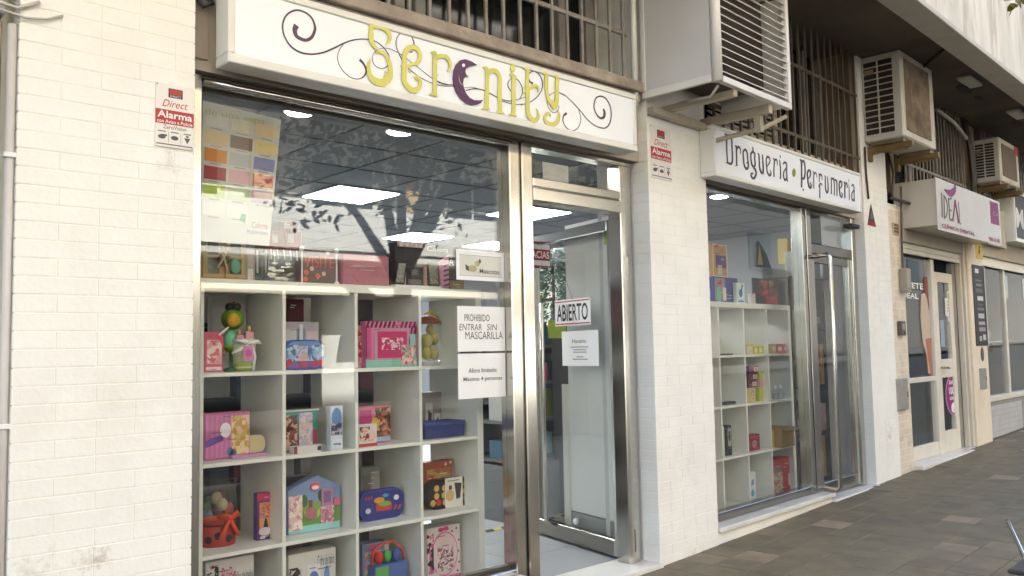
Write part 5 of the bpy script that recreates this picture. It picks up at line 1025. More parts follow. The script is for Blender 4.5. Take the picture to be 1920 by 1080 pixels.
# glass-fronted shelf beside the door
rs = thing('product_shelf', 'black product shelf with perfumes behind the lower door', 'shelf', (2.5, .38, FLOORZ), RF)
sx0, sx1, st0, st1 = 2.45, 3.80, .372, .60
zs = [hit(1500, y, RF, 1, .62).z for y in (605, 722, 822)]
for zz in (.29, .66, 1.04, 1.50, 1.91): part(MB().box(sx0, sx1, st0, st1, zz-.02, zz), 'board', BLACK, rs, bevel=.002)
part(MB().box(sx0, sx1, st1, st1+.02, .2, 2.0), 'back', M('pale_shelf_back', (132, 134, 132), .6), rs)
for a in (sx0, 3.04, 3.56, sx1-.02): part(MB().box(a, a+.02, st0+.001, st1-.001, .2, 1.888), 'upright', DARK, rs)
gd = [(2.61, 0.66, 0.16, 0.26, (90, 70, 92)), (2.81, 0.66, 0.1, 0.24, (206, 206, 204)), (2.98, 0.66, 0.14, 0.22, (190, 160, 166)), (3.22, 0.66, 0.12, 0.3, (212, 212, 206)), (3.41, 0.66, 0.12, 0.16, (206, 206, 196)), (2.62, 1.04, 0.2, 0.2, (74, 130, 60)), (2.86, 1.04, 0.12, 0.3, (150, 90, 70)), (3.01, 1.04, 0.13, 0.33, (196, 160, 110)), (3.22, 1.04, 0.17, 0.14, (206, 96, 30)), (3.22, 1.1805, 0.1, 0.14, (206, 186, 140)), (3.42, 1.04, 0.13, 0.22, (90, 90, 92)), (2.62, 1.5, 0.12, 0.26, (150, 36, 76)), (2.76, 1.5, 0.1, 0.2, (196, 60, 110)), (2.9, 1.5, 0.14, 0.16, (80, 80, 84)), (3.24, 1.5, 0.12, 0.24, (206, 60, 120)), (3.42, 1.5, 0.16, 0.1, (190, 206, 196)), (2.62, 0.29, 0.14, 0.3, (96, 80, 110)), (2.84, 0.29, 0.16, 0.33, (176, 140, 40)), (3.22, 0.29, 0.14, 0.33, (222, 214, 176)), (3.46, 0.29, 0.12, 0.25, (70, 70, 74)), (2.66, 1.91, 0.12, 0.22, (222, 220, 214)), (2.91, 1.91, 0.14, 0.24, (226, 224, 220)), (3.24, 1.91, 0.16, 0.26, (228, 226, 222)), (3.6, 0.29, 0.13, 0.3, (60, 56, 60)), (3.6, 0.66, 0.12, 0.22, (206, 206, 200)), (3.6, 1.04, 0.12, 0.26, (150, 110, 70)), (3.6, 1.5, 0.12, 0.2, (120, 40, 70)), (2.48, 0.66, 0.1, 0.2, (70, 60, 80)), (2.48, 1.5, 0.1, 0.24, (60, 40, 50))]
for x, zz, wd, hh, cl in gd:
    b_ = part(MB().box(x, x+wd, st0+.02, st0+.14, zz+.0006, zz+hh), 'stocked_carton', C(*cl), rs, bevel=.002)
    part(MB().box(x+wd*.25, x+wd*.75, st0+.0192, st0+.0198, zz+hh*.25, zz+hh*.6), 'print', C(*[min(255, int(v*.6+90)) for v in cl]), b_)
ad = thing('advert_stand', 'yellow and black perfume advert stand above the lower shelf', 'advert', (1.35, .9, 1.7), RF)
a, b = RR(1418, 500, .9), RR(1440, 455, .9); part(MB().prism([(a.x, a.z), (a.x+.28, a.z), (a.x+.20, a.z+.12), (a.x+.06, b.z), (a.x+.02, b.z)], .9, .92), 'panel', DARK, ad); part(MB().prism([(a.x+.03, a.z+.02), (a.x+.12, a.z+.02), (a.x+.07, b.z-.03)], .8985, .8995), 'yellow_print', C(196, 160, 40), ad)
a, b = RR(1478, 490, .9), RR(1497, 450, .9); solo(MB().box(a.x, b.x, .9, 1.0, a.z-.02, b.z), 'gold_gift_carton', C(170, 146, 60), 'tall gold carton standing high behind the lower window', 'box', (a.x, .9, a.z), RF, bevel=.003)
wb = thing('wall_cabinet', 'grey wall cabinet with white jars behind the lower window', 'cabinet', (1.2, 1.02, .2), RF)
part(MB().box(.75, 2.45, 1.04, 1.4, .2, 1.62), 'body', M('grey_cabinet', (88, 88, 88), .6, var=.08), wb)
part(MB().box(.75, 2.45, 1.02, 1.4, 1.6205, 1.65), 'top', M('dark_shelf', (58, 54, 54), .5), wb)
for a, hh in ((1.95, .28), (2.12, .34), (1.5, .14), (1.68, .18)): part(MB().lathe([(.055, 1.651), (.058, 1.66), (.058, 1.64+hh), (.04, 1.65+hh)], (a, 1.16), 14), 'jar', C(196, 194, 188), wb, smoothf=True)

# ================================================================ things on the right-hand pillar
tri = thing('warning_triangle', 'dark red triangular alarm plate high on the right pillar', 'sign', (3.11, -.004, 2.33), RF)
part(MB().prism([(3.105, 2.335), (3.27, 2.335), (3.188, 2.515)], -.006, -.002), 'plate', C(70, 40, 44), tri); part(MB().prism([(3.105, 2.335), (3.27, 2.335), (3.248, 2.375), (3.126, 2.375)], -.0068, -.0061), 'red_base', C(150, 30, 40), tri); part(MB().prism([(3.15, 2.39), (3.226, 2.39), (3.188, 2.47)], -.0068, -.0061), 'emblem', C(110, 96, 96), tri)
vg = thing('vent_grille', 'small brown vent grille on the right pillar', 'vent', (3.70, .015, 2.31), RF)
part(MB().box(3.70, 3.83, .008, .018, 2.315, 2.415), 'frame', M('vent_beige', (196, 182, 156), .6), vg, bevel=.002)
for k in range(3): part(MB().box(3.715, 3.815, .004, .0075, 2.327+k*.029, 2.347+k*.029), 'slot', C(96, 72, 56), vg)
ib = thing('junction_box', 'grey junction box on the corner of the right pillar', 'junction box', (3.84, -.05, 1.9), RF); a, b = RR(1696, 506, -.05), RR(1707, 548, -.05)
part(MB().box(3.80, 3.90, -.05, .018, b.z, a.z+.02), 'cover', M('box_grey', (156, 148, 136), .5, var=.1), ib, bevel=.006); part(MB().box(3.81, 3.89, -.054, -.0505, b.z+.02, b.z+.03), 'latch', C(110, 104, 96), ib); part(MB().tube([(3.85, .0, a.z+.02), (3.86, .0, a.z+.3), (3.88, -.01, 2.75)], .009, 6), 'cable', C(80, 70, 60), ib)
ic = thing('intercom', 'small dark intercom on the right pillar', 'intercom', (3.74, -.02, 1.45), RF); a, b = RR(1690, 602, -.02), RR(1700, 629, -.02)
part(MB().box(a.x, b.x, -.018, .019, b.z, a.z), 'body', C(92, 84, 76), ic, bevel=.004); part(MB().box(a.x+.02, b.x-.02, -.0195, -.0185, b.z+.05, a.z-.02), 'panel', C(150, 142, 130), ic); part(MB().ball(((a.x+b.x)/2, -.02, b.z+.025), .008, 8, 6), 'button', C(60, 56, 52), ic)
mb_ = thing('meter_door', 'grey metal meter door low on the right pillar', 'meter box', (3.56, 0, .82), RF); a, b = RR(1680, 711, -.004), RR(1704, 764, -.004)
part(MB().box(a.x, b.x, -.008, .018, .80, 1.055), 'door', GALV, mb_, bevel=.003); part(MB().box(b.x-.03, b.x-.015, -.012, -.0085, .90, .95), 'lock', STEELD, mb_); part(MB().box(a.x-.008, b.x+.008, -.003, .0185, .792, .7995).box(a.x-.008, b.x+.008, -.003, .0185, 1.0555, 1.063), 'rim', GALV, mb_)
cb = thing('cable_run', 'loose black cable hanging beside the right pillar top', 'cable', (3.6, -.02, 2.7), RF)
part(MB().tube([(3.10, -.012, 2.98), (3.10, -.012, 2.75), (3.12, -.014, 2.55)], .008, 6).tube([(3.66, 0, 3.0), (3.72, -.01, 2.85), (3.65, -.012, 2.66), (3.68, -.01, 2.6)], .010, 6).tube([(3.62, -.01, 2.62), (3.95, -.05, 2.60)], .016, 6), 'cable', C(64, 52, 44), cb, smoothf=True)

# ================================================================ dental clinic: sign, shutter box, door
cs = thing('clinic_sign', 'projecting beige clinic sign with violet smile and IDEAL lettering', 'sign', (4.02, 0, 2.35), RF)
BEI = M('beige_sign_panel', (196, 187, 174), .3, var=.03, coat=.3); CT_ = -.267
part(MB().box(3.985, 5.925, CT_+.002, .10, 2.386, 2.80), 'box', BEI, cs, bevel=.004); part(MB().box(3.975, 5.935, CT_-.004, CT_+.0015, 2.345, 2.808), 'face', M('sign_face_beige', (200, 193, 182), .2, var=.03, coat=.5), cs, bevel=.002)
VIO = C(130, 40, 96); MAG = C(140, 22, 70); GRY = C(92, 86, 84)
def cz(px, py): h = RR(px, py, CT_-.004); return h.x, h.z
ZH = (1740, 320, 6.75)
strokes(cs, 'smile', VIO, ZH, [[(205, 238, 6), (240, 265, 26), (285, 285, 44), (325, 260, 44), (345, 215, 30), (330, 185, 6)]], RF, CT_-.0045)
strokes(cs, 'lettering_i', GRY, ZH, [[(172, 280, 18), (178, 440, 18), (180, 590, 18)]], RF, CT_-.0045)
strokes(cs, 'lettering_d', GRY, ZH, [[(200, 305, 12), (205, 450, 12), (208, 600, 12)], [(200, 310, 12), (230, 370, 12), (245, 470, 12), (235, 560, 12), (208, 600, 12)]], RF, CT_-.0045)
strokes(cs, 'lettering_e', GRY, ZH, [[(300, 350, 12), (262, 360, 12)], [(258, 350, 12), (268, 480, 12), (275, 615, 12)], [(264, 500, 12), (300, 505, 12)], [(275, 615, 12), (318, 630, 12)]], RF, CT_-.0045)
strokes(cs, 'lettering_a', VIO, ZH, [[(312, 635, 14), (330, 500, 14), (342, 375, 14)], [(342, 375, 18), (365, 520, 18), (388, 660, 18)]], RF, CT_-.0045)
strokes(cs, 'lettering_l', GRY, ZH, [[(385, 395, 12), (395, 530, 12), (402, 660, 12), (420, 665, 10)]], RF, CT_-.0045)
def quadtext(s, p0, p1, hpx, mat, parent, name='lettering'):
    a = cz(*p0); b = cz(*p1); h_ = cz(p0[0], p0[1]-hpx)[1]-a[1]
    return text(s, name, mat, parent, a[0], b[0], min(a[1], b[1]), min(a[1], b[1])+h_, CT_-.0055, bold=.03)
quadtext('CLÍNICA DENTAL', (1740+172/6.75, 320+715/6.75), (1740+595/6.75, 320+830/6.75), 9, MAG, cs)
a, b = cz(1740+780/6.75, 320+380/6.75), cz(1740+905/6.75, 320+735/6.75)
part(MB().box(a[0], b[0]-.004, CT_-.0052, CT_-.0042, b[1]+.03, a[1]-.0), 'violet_panel', VIO, cs)
text('CA', 'lettering', C(190, 130, 170), cs, a[0]+.08, b[0]-.02, b[1]+.12, a[1]-.1, CT_-.0056)
quadtext('956 51 00', (1740+772/6.75, 320+885/6.75), (1740+908/6.75, 320+922/6.75), 8, MAG, cs)
cl = thing('dental_clinic', 'glazed clinic front with white frames and raised shutter box', 'shop front', (3.94, .1, .25), RF); CY = .10
ALW = M('cream_aluminium', (228, 220, 204), .4, var=.05)
part(MB().box(3.94, 5.615, .02, .36, 2.27, 2.60), 'shutter_box', M('shutter_beige', (176, 166, 150), .6, var=.08), cl, bevel=.006)
sh = MB().box(3.94, 5.612, .05, .075, 2.175, 2.215).box(3.94, 5.612, .055, .075, 2.217, 2.2695); part(sh, 'shutter_slat', ALW, cl, bevel=.004)
a4 = 4.86
part(MB().box(3.945, 4.0, CY, CY+.05, .30, 2.173).box(a4, a4+.085, CY-.01, CY+.05, .28, 2.173).box(4.0, a4-.0005, CY, CY+.05, .30, .42).box(4.0, a4-.0005, CY, CY+.05, 1.00, 1.045), 'window_frame', ALW, cl, bevel=.004)
part(MB().box(4.001, a4-.001, CY+.02, CY+.028, .4205, .9995).box(4.001, a4-.001, CY+.02, CY+.028, 1.0455, 2.172), 'pane', GLASS, cl)
D0, D1_ = a4+.09, 5.60
dd = part(MB().box(D0, D0+.10, CY, CY+.045, .30, 2.06).box(D1_-.20, D1_-.09, CY, CY+.045, .30, 2.06).box(D0+.1005, D1_-.2005, CY, CY+.045, 1.96, 2.06).box(D0+.1005, D1_-.2005, CY, CY+.045, 1.02, 1.20).box(D0+.1005, D1_-.2005, CY, CY+.045, .30, .50), 'door', ALW, cl, bevel=.004)
part(MB().box(D0+.101, D1_-.201, CY+.018, CY+.026, .5005, 1.0195).box(D0+.101, D1_-.201, CY+.018, CY+.026, 1.2005, 1.9595), 'door_pane', GLASS, dd)
part(MB().tube([(D0+.03, CY-.02, 1.12), (D0+.14, CY-.045, 1.12), (D0+.20, CY-.04, 1.11)], .010, 8), 'door_handle', STEELD, dd, smoothf=True)
part(MB().box(D1_-.0895, D1_+.01, CY, CY+.05, .30, 2.173), 'side_panel', M('grey_panel', (150, 142, 132), .6), cl)
part(MB().box(3.94, 5.70, -.06, .32, .12, .298), 'threshold', MARBLE, cl, bevel=.005)
part(MB().box(3.94, 5.66, .9, .95, .3, 2.7), 'back_panel', M('clinic_grey_green', (70, 78, 74), .7, var=.08), cl); part(MB().box(4.02, 5.6, .2, .95, .18, .296), 'inner_floor', M('clinic_floor', (110, 108, 100), .4), cl)
part(MB().box(5.63, 5.66, .11, .899, .2, 2.6), 'side_wall', M('clinic_grey_green', (92, 102, 97), .7), cl)
# sticker, papers and poster on the clinic glass
ov = thing('oval_sticker', 'violet oval sticker with white blocks on the clinic door', 'sticker', (5.2, CY+.01, .6), RF); a, b = RR(1774, 741, CY+.01), RR(1801, 741, CY+.01); zc_, hz = RR(1787, 741, CY+.01).z, (RR(1787, 703, CY+.01).z-RR(1787, 779, CY+.01).z)/2
cx_ = (a.x+b.x)/2; rx_ = (b.x-a.x)/2
part(MB().prism(ell(cx_, zc_, rx_, hz, 28), CY+.014, CY+.0165), 'rim', C(206, 150, 196), ov); part(MB().prism(ell(cx_, zc_, rx_*.92, hz*.94, 28), CY+.0132, CY+.0138), 'disc', C(140, 30, 110), ov)
text('100%', 'lettering', PAPER, ov, cx_-rx_*.55, cx_+rx_*.5, zc_+hz*.05, zc_+hz*.42, CY+.0128, bold=.03); text('SANO', 'lettering', PAPER, ov, cx_-rx_*.5, cx_+rx_*.5, zc_+hz*.55, zc_+hz*.75, CY+.0128, bold=.03); text('SONRÍE', 'lettering', PAPER, ov, cx_-rx_*.5, cx_+rx_*.5, zc_-hz*.22, zc_-hz*.02, CY+.0128, bold=.03)
part(MB().prism(ell(cx_, zc_-hz*.62, rx_*.36, hz*.26, 16), CY+.0122, CY+.0128), 'white_spot', PAPER, ov)
def paper(nm, lb, px0, px1, py0, py1, col, tt_=CY+.016):
    a, b = RR(px0, py0, tt_), RR(px1, py1, tt_); t = thing(nm, lb, 'notice', (a.x, tt_, b.z), RF); part(MB().box(a.x, b.x, tt_-.001, tt_, b.z, a.z), 'sheet', C(*col), t); w_, h_ = b.x-a.x, a.z-b.z
    for k in range(4): part(MB().box(a.x+w_*.25, a.x+w_*.75, tt_-.0016, tt_-.0011, a.z-h_*(.22+.17*k), a.z-h_*(.18+.17*k)), 'print_line', M('light_print', (150, 150, 152), .6), t)
    return t, a, b
t, a, b = paper('mask_notice', 'white mask shaped notice on the clinic door', 1771, 1787, 559, 593, (226, 222, 214))
mx_ = (a.x+b.x)/2
for z_, sg_ in ((a.z, 1), (b.z, -1)): part(MB().tube([(mx_-.06, CY+.012, z_), (mx_-.05, CY+.012, z_+sg_*.05), (mx_, CY+.012, z_+sg_*.075), (mx_+.05, CY+.012, z_+sg_*.05), (mx_+.06, CY+.012, z_)], .008, 6), 'ear_loop', PAPER, t)
paper('green_notice', 'pale green paper on the clinic door', 1780, 1799, 602, 637, (190, 208, 184)); paper('blue_notice', 'narrow pale blue paper on the clinic door', 1762, 1772, 600, 650, (150, 166, 180))
po = thing('window_poster', 'clinic window poster with white capitals and a pale figure', 'poster', (4.3, CY+.012, .6), RF)
a, b = RR(1706, 526, CY+.016), RR(1731, 543, CY+.016); text('ÉNTETE', 'lettering', PAPER, po, 4.03, b.x, b.z, a.z, CY+.016, bold=.03)
a, b = RR(1706, 549, CY+.016), RR(1722, 561, CY+.016); text('IDEAL', 'lettering', PAPER, po, 4.08, b.x, b.z, a.z, CY+.016, bold=.03)
def zp(pts): return [(lambda h: (h.x, h.z))(RR(1680+x/4.911, 440+y/4.911, CY+.015)) for x, y in pts]
part(MB().prism(zp([(232, 550), (275, 530), (300, 600), (310, 800), (325, 960), (320, 1080), (330, 1270), (300, 1280), (280, 1100), (250, 1000), (225, 760)]), CY+.0145, CY+.0155), 'pale_robe', C(206, 184, 164), po)
part(MB().prism(zp([(262, 390), (285, 385), (292, 520), (305, 640), (300, 700), (285, 590), (258, 520)]), CY+.0135, CY+.0142), 'red_hair', C(140, 66, 52), po); part(MB().prism(zp([(270, 960), (325, 950), (328, 1150), (345, 1340), (325, 1345), (300, 1180)]), CY+.0135, CY+.0142), 'skin_tone', C(176, 112, 84), po)
# tall black poster on the pillar and small plates
bp = thing('price_poster', 'tall black poster with pale text blocks on the cream pillar', 'poster', (5.80, 0, 1.3), RF); a, b = RR(1822, 492, -.004), RR(1855, 648, -.004)
part(MB().box(5.83, 6.235, -.006, -.001, b.z, a.z-.02), 'panel', C(44, 38, 40), bp); hh = a.z-.02-b.z
for k, (u0, u1, v, dv, g) in enumerate(((.22, .52, .90, .055, 226), (.2, .75, .80, .02, 110), (.25, .75, .74, .03, 130), (.2, .8, .66, .05, 96), (.3, .8, .56, .055, 214), (.3, .75, .50, .02, 96), (.25, .8, .44, .03, 120), (.3, .8, .34, .06, 190), (.3, .85, .26, .04, 170), (.3, .85, .18, .05, 150), (.3, .5, .06, .06, 190), (.6, .85, .07, .07, 206))):
    part(MB().box(5.83+u0*.405, 5.83+u1*.405, -.0068, -.0061, b.z+v*hh, b.z+(v+dv)*hh), 'text_block', C(g, g, g), bp)
part(MB().box(6.237, 6.252, -.01, .02, b.z, a.z-.02), 'edge_strip', ALU, bp)
ys = thing('yellow_sign', 'small yellow sign with black flash at the pillar top', 'sign', (5.95, -.004, 2.25), RF); a, b = RR(1829, 457, -.004), RR(1843, 487, -.004)
part(MB().box(a.x, b.x, -.004, -.001, b.z, a.z), 'plate', C(206, 176, 60), ys); mx_ = (a.x+b.x)/2; mz = (a.z+b.z)/2
part(MB().prism([(mx_-.01, a.z-.02), (mx_+.05, a.z-.02), (mx_+.01, mz+.02), (mx_+.05, mz+.02), (mx_-.03, b.z+.02), (mx_, mz-.02), (mx_-.04, mz-.02)], -.0052, -.0042), 'flash', C(70, 50, 20), ys)
op = solo(MB().prism(ell(RR(1842, 664, -.003).x, RR(1842, 664, -.003).z, .05, .075, 20), -.005, -.001), 'oval_plate', C(80, 66, 84), 'small dark oval plate under the black poster', 'sign', (6.0, 0, 1.2), RF)
a, b = RR(1836, 691, -.003), RR(1851, 729, -.003); mp2 = thing('meter_door', 'small grey meter door on the cream pillar', 'meter box', (a.x, 0, b.z), RF); part(MB().box(a.x, b.x, -.006, -.001, b.z, a.z), 'door', GALV, mp2, bevel=.001); part(MB().box(b.x-.025, b.x-.012, -.008, -.0062, (a.z+b.z)/2-.02, (a.z+b.z)/2+.02), 'lock', STEELD, mp2)
# next shop at the far right
nx = thing('shop_window', 'far right shop window over a low grey brick wall', 'window', (6.26, .1, .3), RF)
part(MB().box(6.26, 9.0, .02, .36, 2.30, 2.62), 'shutter_box', M('shutter_beige', (176, 166, 150), .6, var=.08), nx, bevel=.006); part(MB().box(6.26, 9.0, .05, .07, 2.20, 2.298), 'shutter_slat', ALW, nx)
part(MB().box(6.26, 9.0, .05, .16, .71, .765), 'sill', ALW, nx, bevel=.004); part(MB().box(6.262, 6.30, .08, .14, .766, 2.199).box(7.30, 7.38, .08, .14, .766, 2.199), 'frame', ALW, nx); part(MB().box(6.301, 7.299, .10, .108, .766, 2.199).box(7.381, 8.99, .10, .108, .766, 2.199), 'pane', GLASS, nx)
part(MB().box(6.26, 9.04, .95, 1.02, .3, 3.0), 'back_panel', M('shop_grey_green', (58, 64, 61), .7, var=.1), nx)
for k, (u, v, cl_) in enumerate(((6.45, 1.75, (150, 120, 60)), (6.42, 1.5, (120, 70, 50)), (6.75, 1.45, (206, 206, 206)), (6.8, 1.3, (110, 70, 50)), (6.5, 1.0, (140, 70, 50)))): part(MB().prism(ell(u, v, .06, .05, 8), .115, .117), 'sticker', C(*cl_), nx)
lw_ = thing('low_wall', 'low pale grey brick wall under the far right window', 'wall', (6.26, .06, .3), RF); part(MB().box(6.256, 9.0, .064, .3, .2, .708), 'mortar', M('grey_mortar', (150, 148, 144), .8), lw_)
GB = M('grey_painted_brick', (190, 188, 184), .65, var=.08, scale=6, bump=.2); old = (BL, BH)
brick_wall(lw_, 6.258, 7.7, .06, .32, .70, GB, dp=.09)
ns = thing('shop_sign', 'dark grey sign with white frame at the right edge', 'sign', (7.02, -.15, 2.5), RF)
a, b = RR(1903, 346, -.15), RR(1905, 450, -.15)
part(MB().box(7.02, 8.9, -.13, .02, 2.50, 3.10), 'box', ALU, ns); part(MB().box(7.06, 8.86, -.1345, -.1305, 2.54, 3.06), 'face', C(70, 70, 74), ns); part(MB().box(7.02, 8.9, -.15, -.1302, 2.50, 2.54).box(7.02, 8.9, -.15, -.1302, 3.06, 3.10).box(7.02, 7.06, -.15, -.1302, 2.5402, 3.0598), 'frame', PAPER, ns)
text('M', 'lettering', C(222, 222, 222), ns, 7.14, 7.45, 2.67, 2.90, -.1347, bold=.03)
gp = solo(MB().box(5.94, 7.0, -.05, .02, 2.42, 2.84), 'blank_sign', M('beige_panel', (186, 176, 162), .5, var=.06), 'plain beige sign box between the clinic sign and the dark sign', 'sign', (5.94, 0, 2.42), RF)
# ================================================================ air conditioners
ACW = M('ageing_ac_paint', (204, 199, 187), .5, var=.1, scale=6, stain=(140, 116, 88), stain_amt=.5, stain_scale=3)
def ac_unit(s0, s1, t0, t1, z0, z1, label, dust):
    t = thing('air_conditioner', label, 'air conditioner', (s0, t1, z0), RF); W, H, D = s1-s0, z1-z0, t1-t0
    part(MB().box(s0, s1, t0, t1, z0, z1), 'case', ACW, t, bevel=.012)
    # side intake: recessed dark panel with bars (the side that faces the camera)
    part(MB().box(s0-.002, s0-.0005, t0+.07*D/.32, t1-.02, z0+.05, z1-.05), 'intake', C(44, 34, 26), t)
    n = 12
    for k in range(n+1):
        zz = z0+.05+(H-.10)*k/n; part(MB().box(s0-.010, s0-.0022, t0+.07*D/.32, t1-.02, zz-.004, zz+.004), 'grille_bar', ACW, t)
    tm = (t0+.07*D/.32+t1-.02)/2; part(MB().box(s0-.0115, s0-.0102, tm-.007, tm+.007, z0+.044, z1-.044), 'grille_post', ACW, t)
    part(MB().box(s0-.012, s0-.0102, tm+.03, t1-.03, z1-.16, z1-.12), 'name_plate', C(150, 130, 110), t)
    # front fan panel
    part(MB().box(s0+.06*W/.75, s1-.12*W/.75, t0-.006, t0-.0005, z0+.06, z1-.06), 'fan_panel', dust, t, bevel=.004)
    for a in (s0+.02, s1-.10): part(MB().box(a, a+.08, t0+.02, t1-.04, z0-.03, z0-.0005), 'foot', C(120, 104, 80), t)
    return t
DUST = M('dusty_fan_panel', (132, 116, 96), .85, var=.5, scale=7, bump=.3, bscale=30, stain=(46, 38, 32), stain_amt=.95, stain_scale=4)
ac_unit(3.13, 3.89, -.318, .0, 3.02, 3.735, 'large dirty air conditioner on yellow brackets under the soffit', DUST)
YEL = M('yellow_bracket', (124, 100, 58), .6, .1, var=.2, scale=10, stain=(96, 60, 36), stain_amt=.7, stain_scale=7)
def bracket(s, t0, z, label):
    t = thing('wall_bracket', label, 'bracket', (s, .0, z-.2), RF)
    part(MB().box(s-.022, s+.022, t0, .0, z-.045, z), 'arm', YEL, t, bevel=.003); part(MB().box(s-.022, s+.022, -.03, -.001, z-.12, z-.046), 'wall_plate', YEL, t, bevel=.003)
    part(MB().box(s-.008, s+.008, t0+.04, -.031, z-.062, z-.0455), 'web', YEL, t)
bracket(3.20, -.36, 2.989, 'yellow bracket at the left of the large air conditioner'); bracket(3.82, -.36, 2.989, 'yellow bracket at the right of the large air conditioner')
t2 = ac_unit(6.12, 6.86, -.258, .0, 3.06, 3.53, 'smaller air conditioner at the right edge of the photo', M('grey_fan_panel', (110, 98, 86), .7, var=.15, scale=5))
part(MB().box(6.70, 6.852, -.2625, -.2585, 3.42, 3.52), 'red_label', C(190, 40, 70), t2)
bracket(6.2, -.30, 3.029, 'rusty bracket at the left of the smaller air conditioner'); bracket(6.78, -.30, 3.029, 'rusty bracket at the right of the smaller air conditioner')
pp = thing('pipe_bundle', 'bundle of dark pipes behind the smaller air conditioner', 'pipe', (5.9, 0, 2.9), RF)
for k in range(3): part(MB().tube([(5.8+.06*k, .0, 3.72), (5.86+.05*k, -.04, 3.4), (5.95+.05*k, -.03, 3.1), (5.9+.04*k, -.02, 2.84)], .016, 7), 'pipe', C(60, 54, 50), pp, smoothf=True)
part(MB().tube([(5.0, .0, 3.66), (5.4, -.03, 3.60), (5.8, -.03, 3.5)], .02, 7), 'pale_pipe', C(176, 168, 156), pp, smoothf=True)
# white lattice housing for an air conditioner, on its angle-iron frame
lx = thing('lattice_housing', 'big white louvred housing bolted high between the signs', 'housing', (-.04, 0, 2.75), RF)
s0, s1, t0, z0, z1 = -.038, .800, -.485, 2.752, 3.46
LWH = M('white_lacquer', (226, 222, 214), .4, var=.04, stain=(190, 178, 160), stain_amt=.3, stain_scale=3)
part(MB().box(s0, s0+.012, t0+.045, -.03, z0+.042, z1-.04), 'side_panel', M('grey_white_panel', (206, 203, 200), .5, var=.03), lx)
fr_ = MB().box(s0-.004, s0+.02, t0+.0455, -.0005, z0, z0+.0415).box(s0-.004, s0+.02, t0+.0455, -.0005, z1-.0395, z1).box(s0-.004, s0+.02, -.0295, -.0005, z0+.042, z1-.04)
part(fr_, 'side_frame', LWH, lx, bevel=.003)
part(MB().tube([(s0+.02, t0+.02, z0), (s0+.02, t0+.02, z1)], .028, 14), 'corner_post', LWH, lx, smoothf=True)
part(MB().box(s0+.05, s1, t0, t0+.035, z0, z0+.035).box(s0+.05, s1, t0, t0+.035, z1-.03, z1).box(s1-.035, s1, t0, t0+.035, z0+.0355, z1-.0305), 'front_frame', LWH, lx, bevel=.003)
nsl = 14
for k in range(nsl):
    zz = z0+.055+k*(z1-z0-.09)/nsl
    part(MB().add([(s0+.05, t0+.004, zz), (s1-.036, t0+.004, zz), (s1-.036, t0+.03, zz+.016), (s0+.05, t0+.03, zz+.016), (s0+.05, t0+.004, zz+.005), (s1-.036, t0+.004, zz+.005), (s1-.036, t0+.03, zz+.021), (s0+.05, t0+.03, zz+.021)], [(0,3,2,1),(4,5,6,7),(0,1,5,4),(2,3,7,6),(0,4,7,3),(1,2,6,5)]), 'louvre', LWH, lx, bevel=.001)
part(MB().box(s1-.012, s1, t0+.036, -.02, z0+.02, z1-.02), 'far_side_panel', LWH, lx)
part(MB().box(s0-.004, s1+.003, t0-.003, -.0005, z1+.0005, z1+.012), 'top_panel', LWH, lx)
part(MB().box(.10, .70, -.36, -.03, 2.88, 3.40), 'inner_unit', M('old_ac_grey', (70, 60, 52), .7, var=.2, scale=5), lx)
AI = M('angle_iron', (178, 168, 150), .5, .3, var=.12, scale=10)
part(MB().box(.0, .58, -.055, -.005, 2.672, 2.712), 'wall_rail', AI, lx, bevel=.003)
part(MB().box(.56, .60, -.46, .0, 2.695, 2.7485), 'arm', AI, lx, bevel=.003); part(MB().box(.16, .20, -.46, -.005, 2.7125, 2.7505), 'arm', AI, lx, bevel=.003); part(MB().box(.56, .60, -.40, -.36, 2.60, 2.6945), 'drop_leg', AI, lx)
part(MB().tube([(.58, -.38, 2.61), (.80, -.44, 2.72)], .014, 6).tube([(.58, -.05, 2.60), (.58, -.40, 2.62)], .014, 6), 'strut', AI, lx)
part(MB().tube([(.03, -.44, 2.745), (.05, -.38, 2.70), (.12, -.2, 2.735)], .008, 6), 'drain_hose', C(190, 186, 176), lx, smoothf=True)

# ================================================================ left edge: metal shutter guide, conduit, cables
ld = thing('shutter_frame', 'dark metal shutter frame at the left edge of the photo', 'door frame', (.4, .05, .1)); 
part(MB().box(.38, .632, .06, .12, .05, 2.44), 'post', STEELD, ld, bevel=.004); part(MB().box(.36, .632, .02, .20, 2.445, 2.62), 'head', M('grey_head', (160, 160, 160), .5), ld, bevel=.006)
cn = thing('conduit', 'white plastic conduit clipped along the left pillar', 'conduit', (.65, .02, .1)); part(MB().tube([(.652, .022, .05), (.652, .022, 2.42)], .0145, 10), 'tube', M('grey_white_plastic', (206, 200, 196), .5), cn, smoothf=True)
for zz in (1.16, 2.0): part(MB().box(.632, .672, .002, .030, zz-.008, zz+.008), 'clip', PAPER, cn, bevel=.002)
cw = thing('cable_run', 'white cable looping over the top of the left pillar', 'cable', (.66, -.01, 2.44)); part(MB().tube([(.60, -.01, 2.452), (.68, -.012, 2.440), (.74, -.012, 2.45), (.79, -.008, 2.475)], .004, 6).tube([(.58, -.012, 2.475), (.66, -.012, 2.465), (.72, -.012, 2.50)], .006, 7), 'cable', M('grey_cable', (196, 192, 186), .5), cw, smoothf=True)
cw2 = thing('cable_run', 'dark cable bundle beside the upper end of the long sign', 'cable', (1.25, .03, 2.6)); part(MB().tube([(1.24, .05, 2.70), (1.27, .02, 2.64), (1.30, .02, 2.66), (1.29, .05, 2.72)], .010, 6), 'cable', DARK, cw2, smoothf=True)
part(MB().box(1.232, 1.30, .05, .12, 2.455, 2.75), 'trunking', M('brown_grey_trunking', (150, 138, 126), .6), cw2)

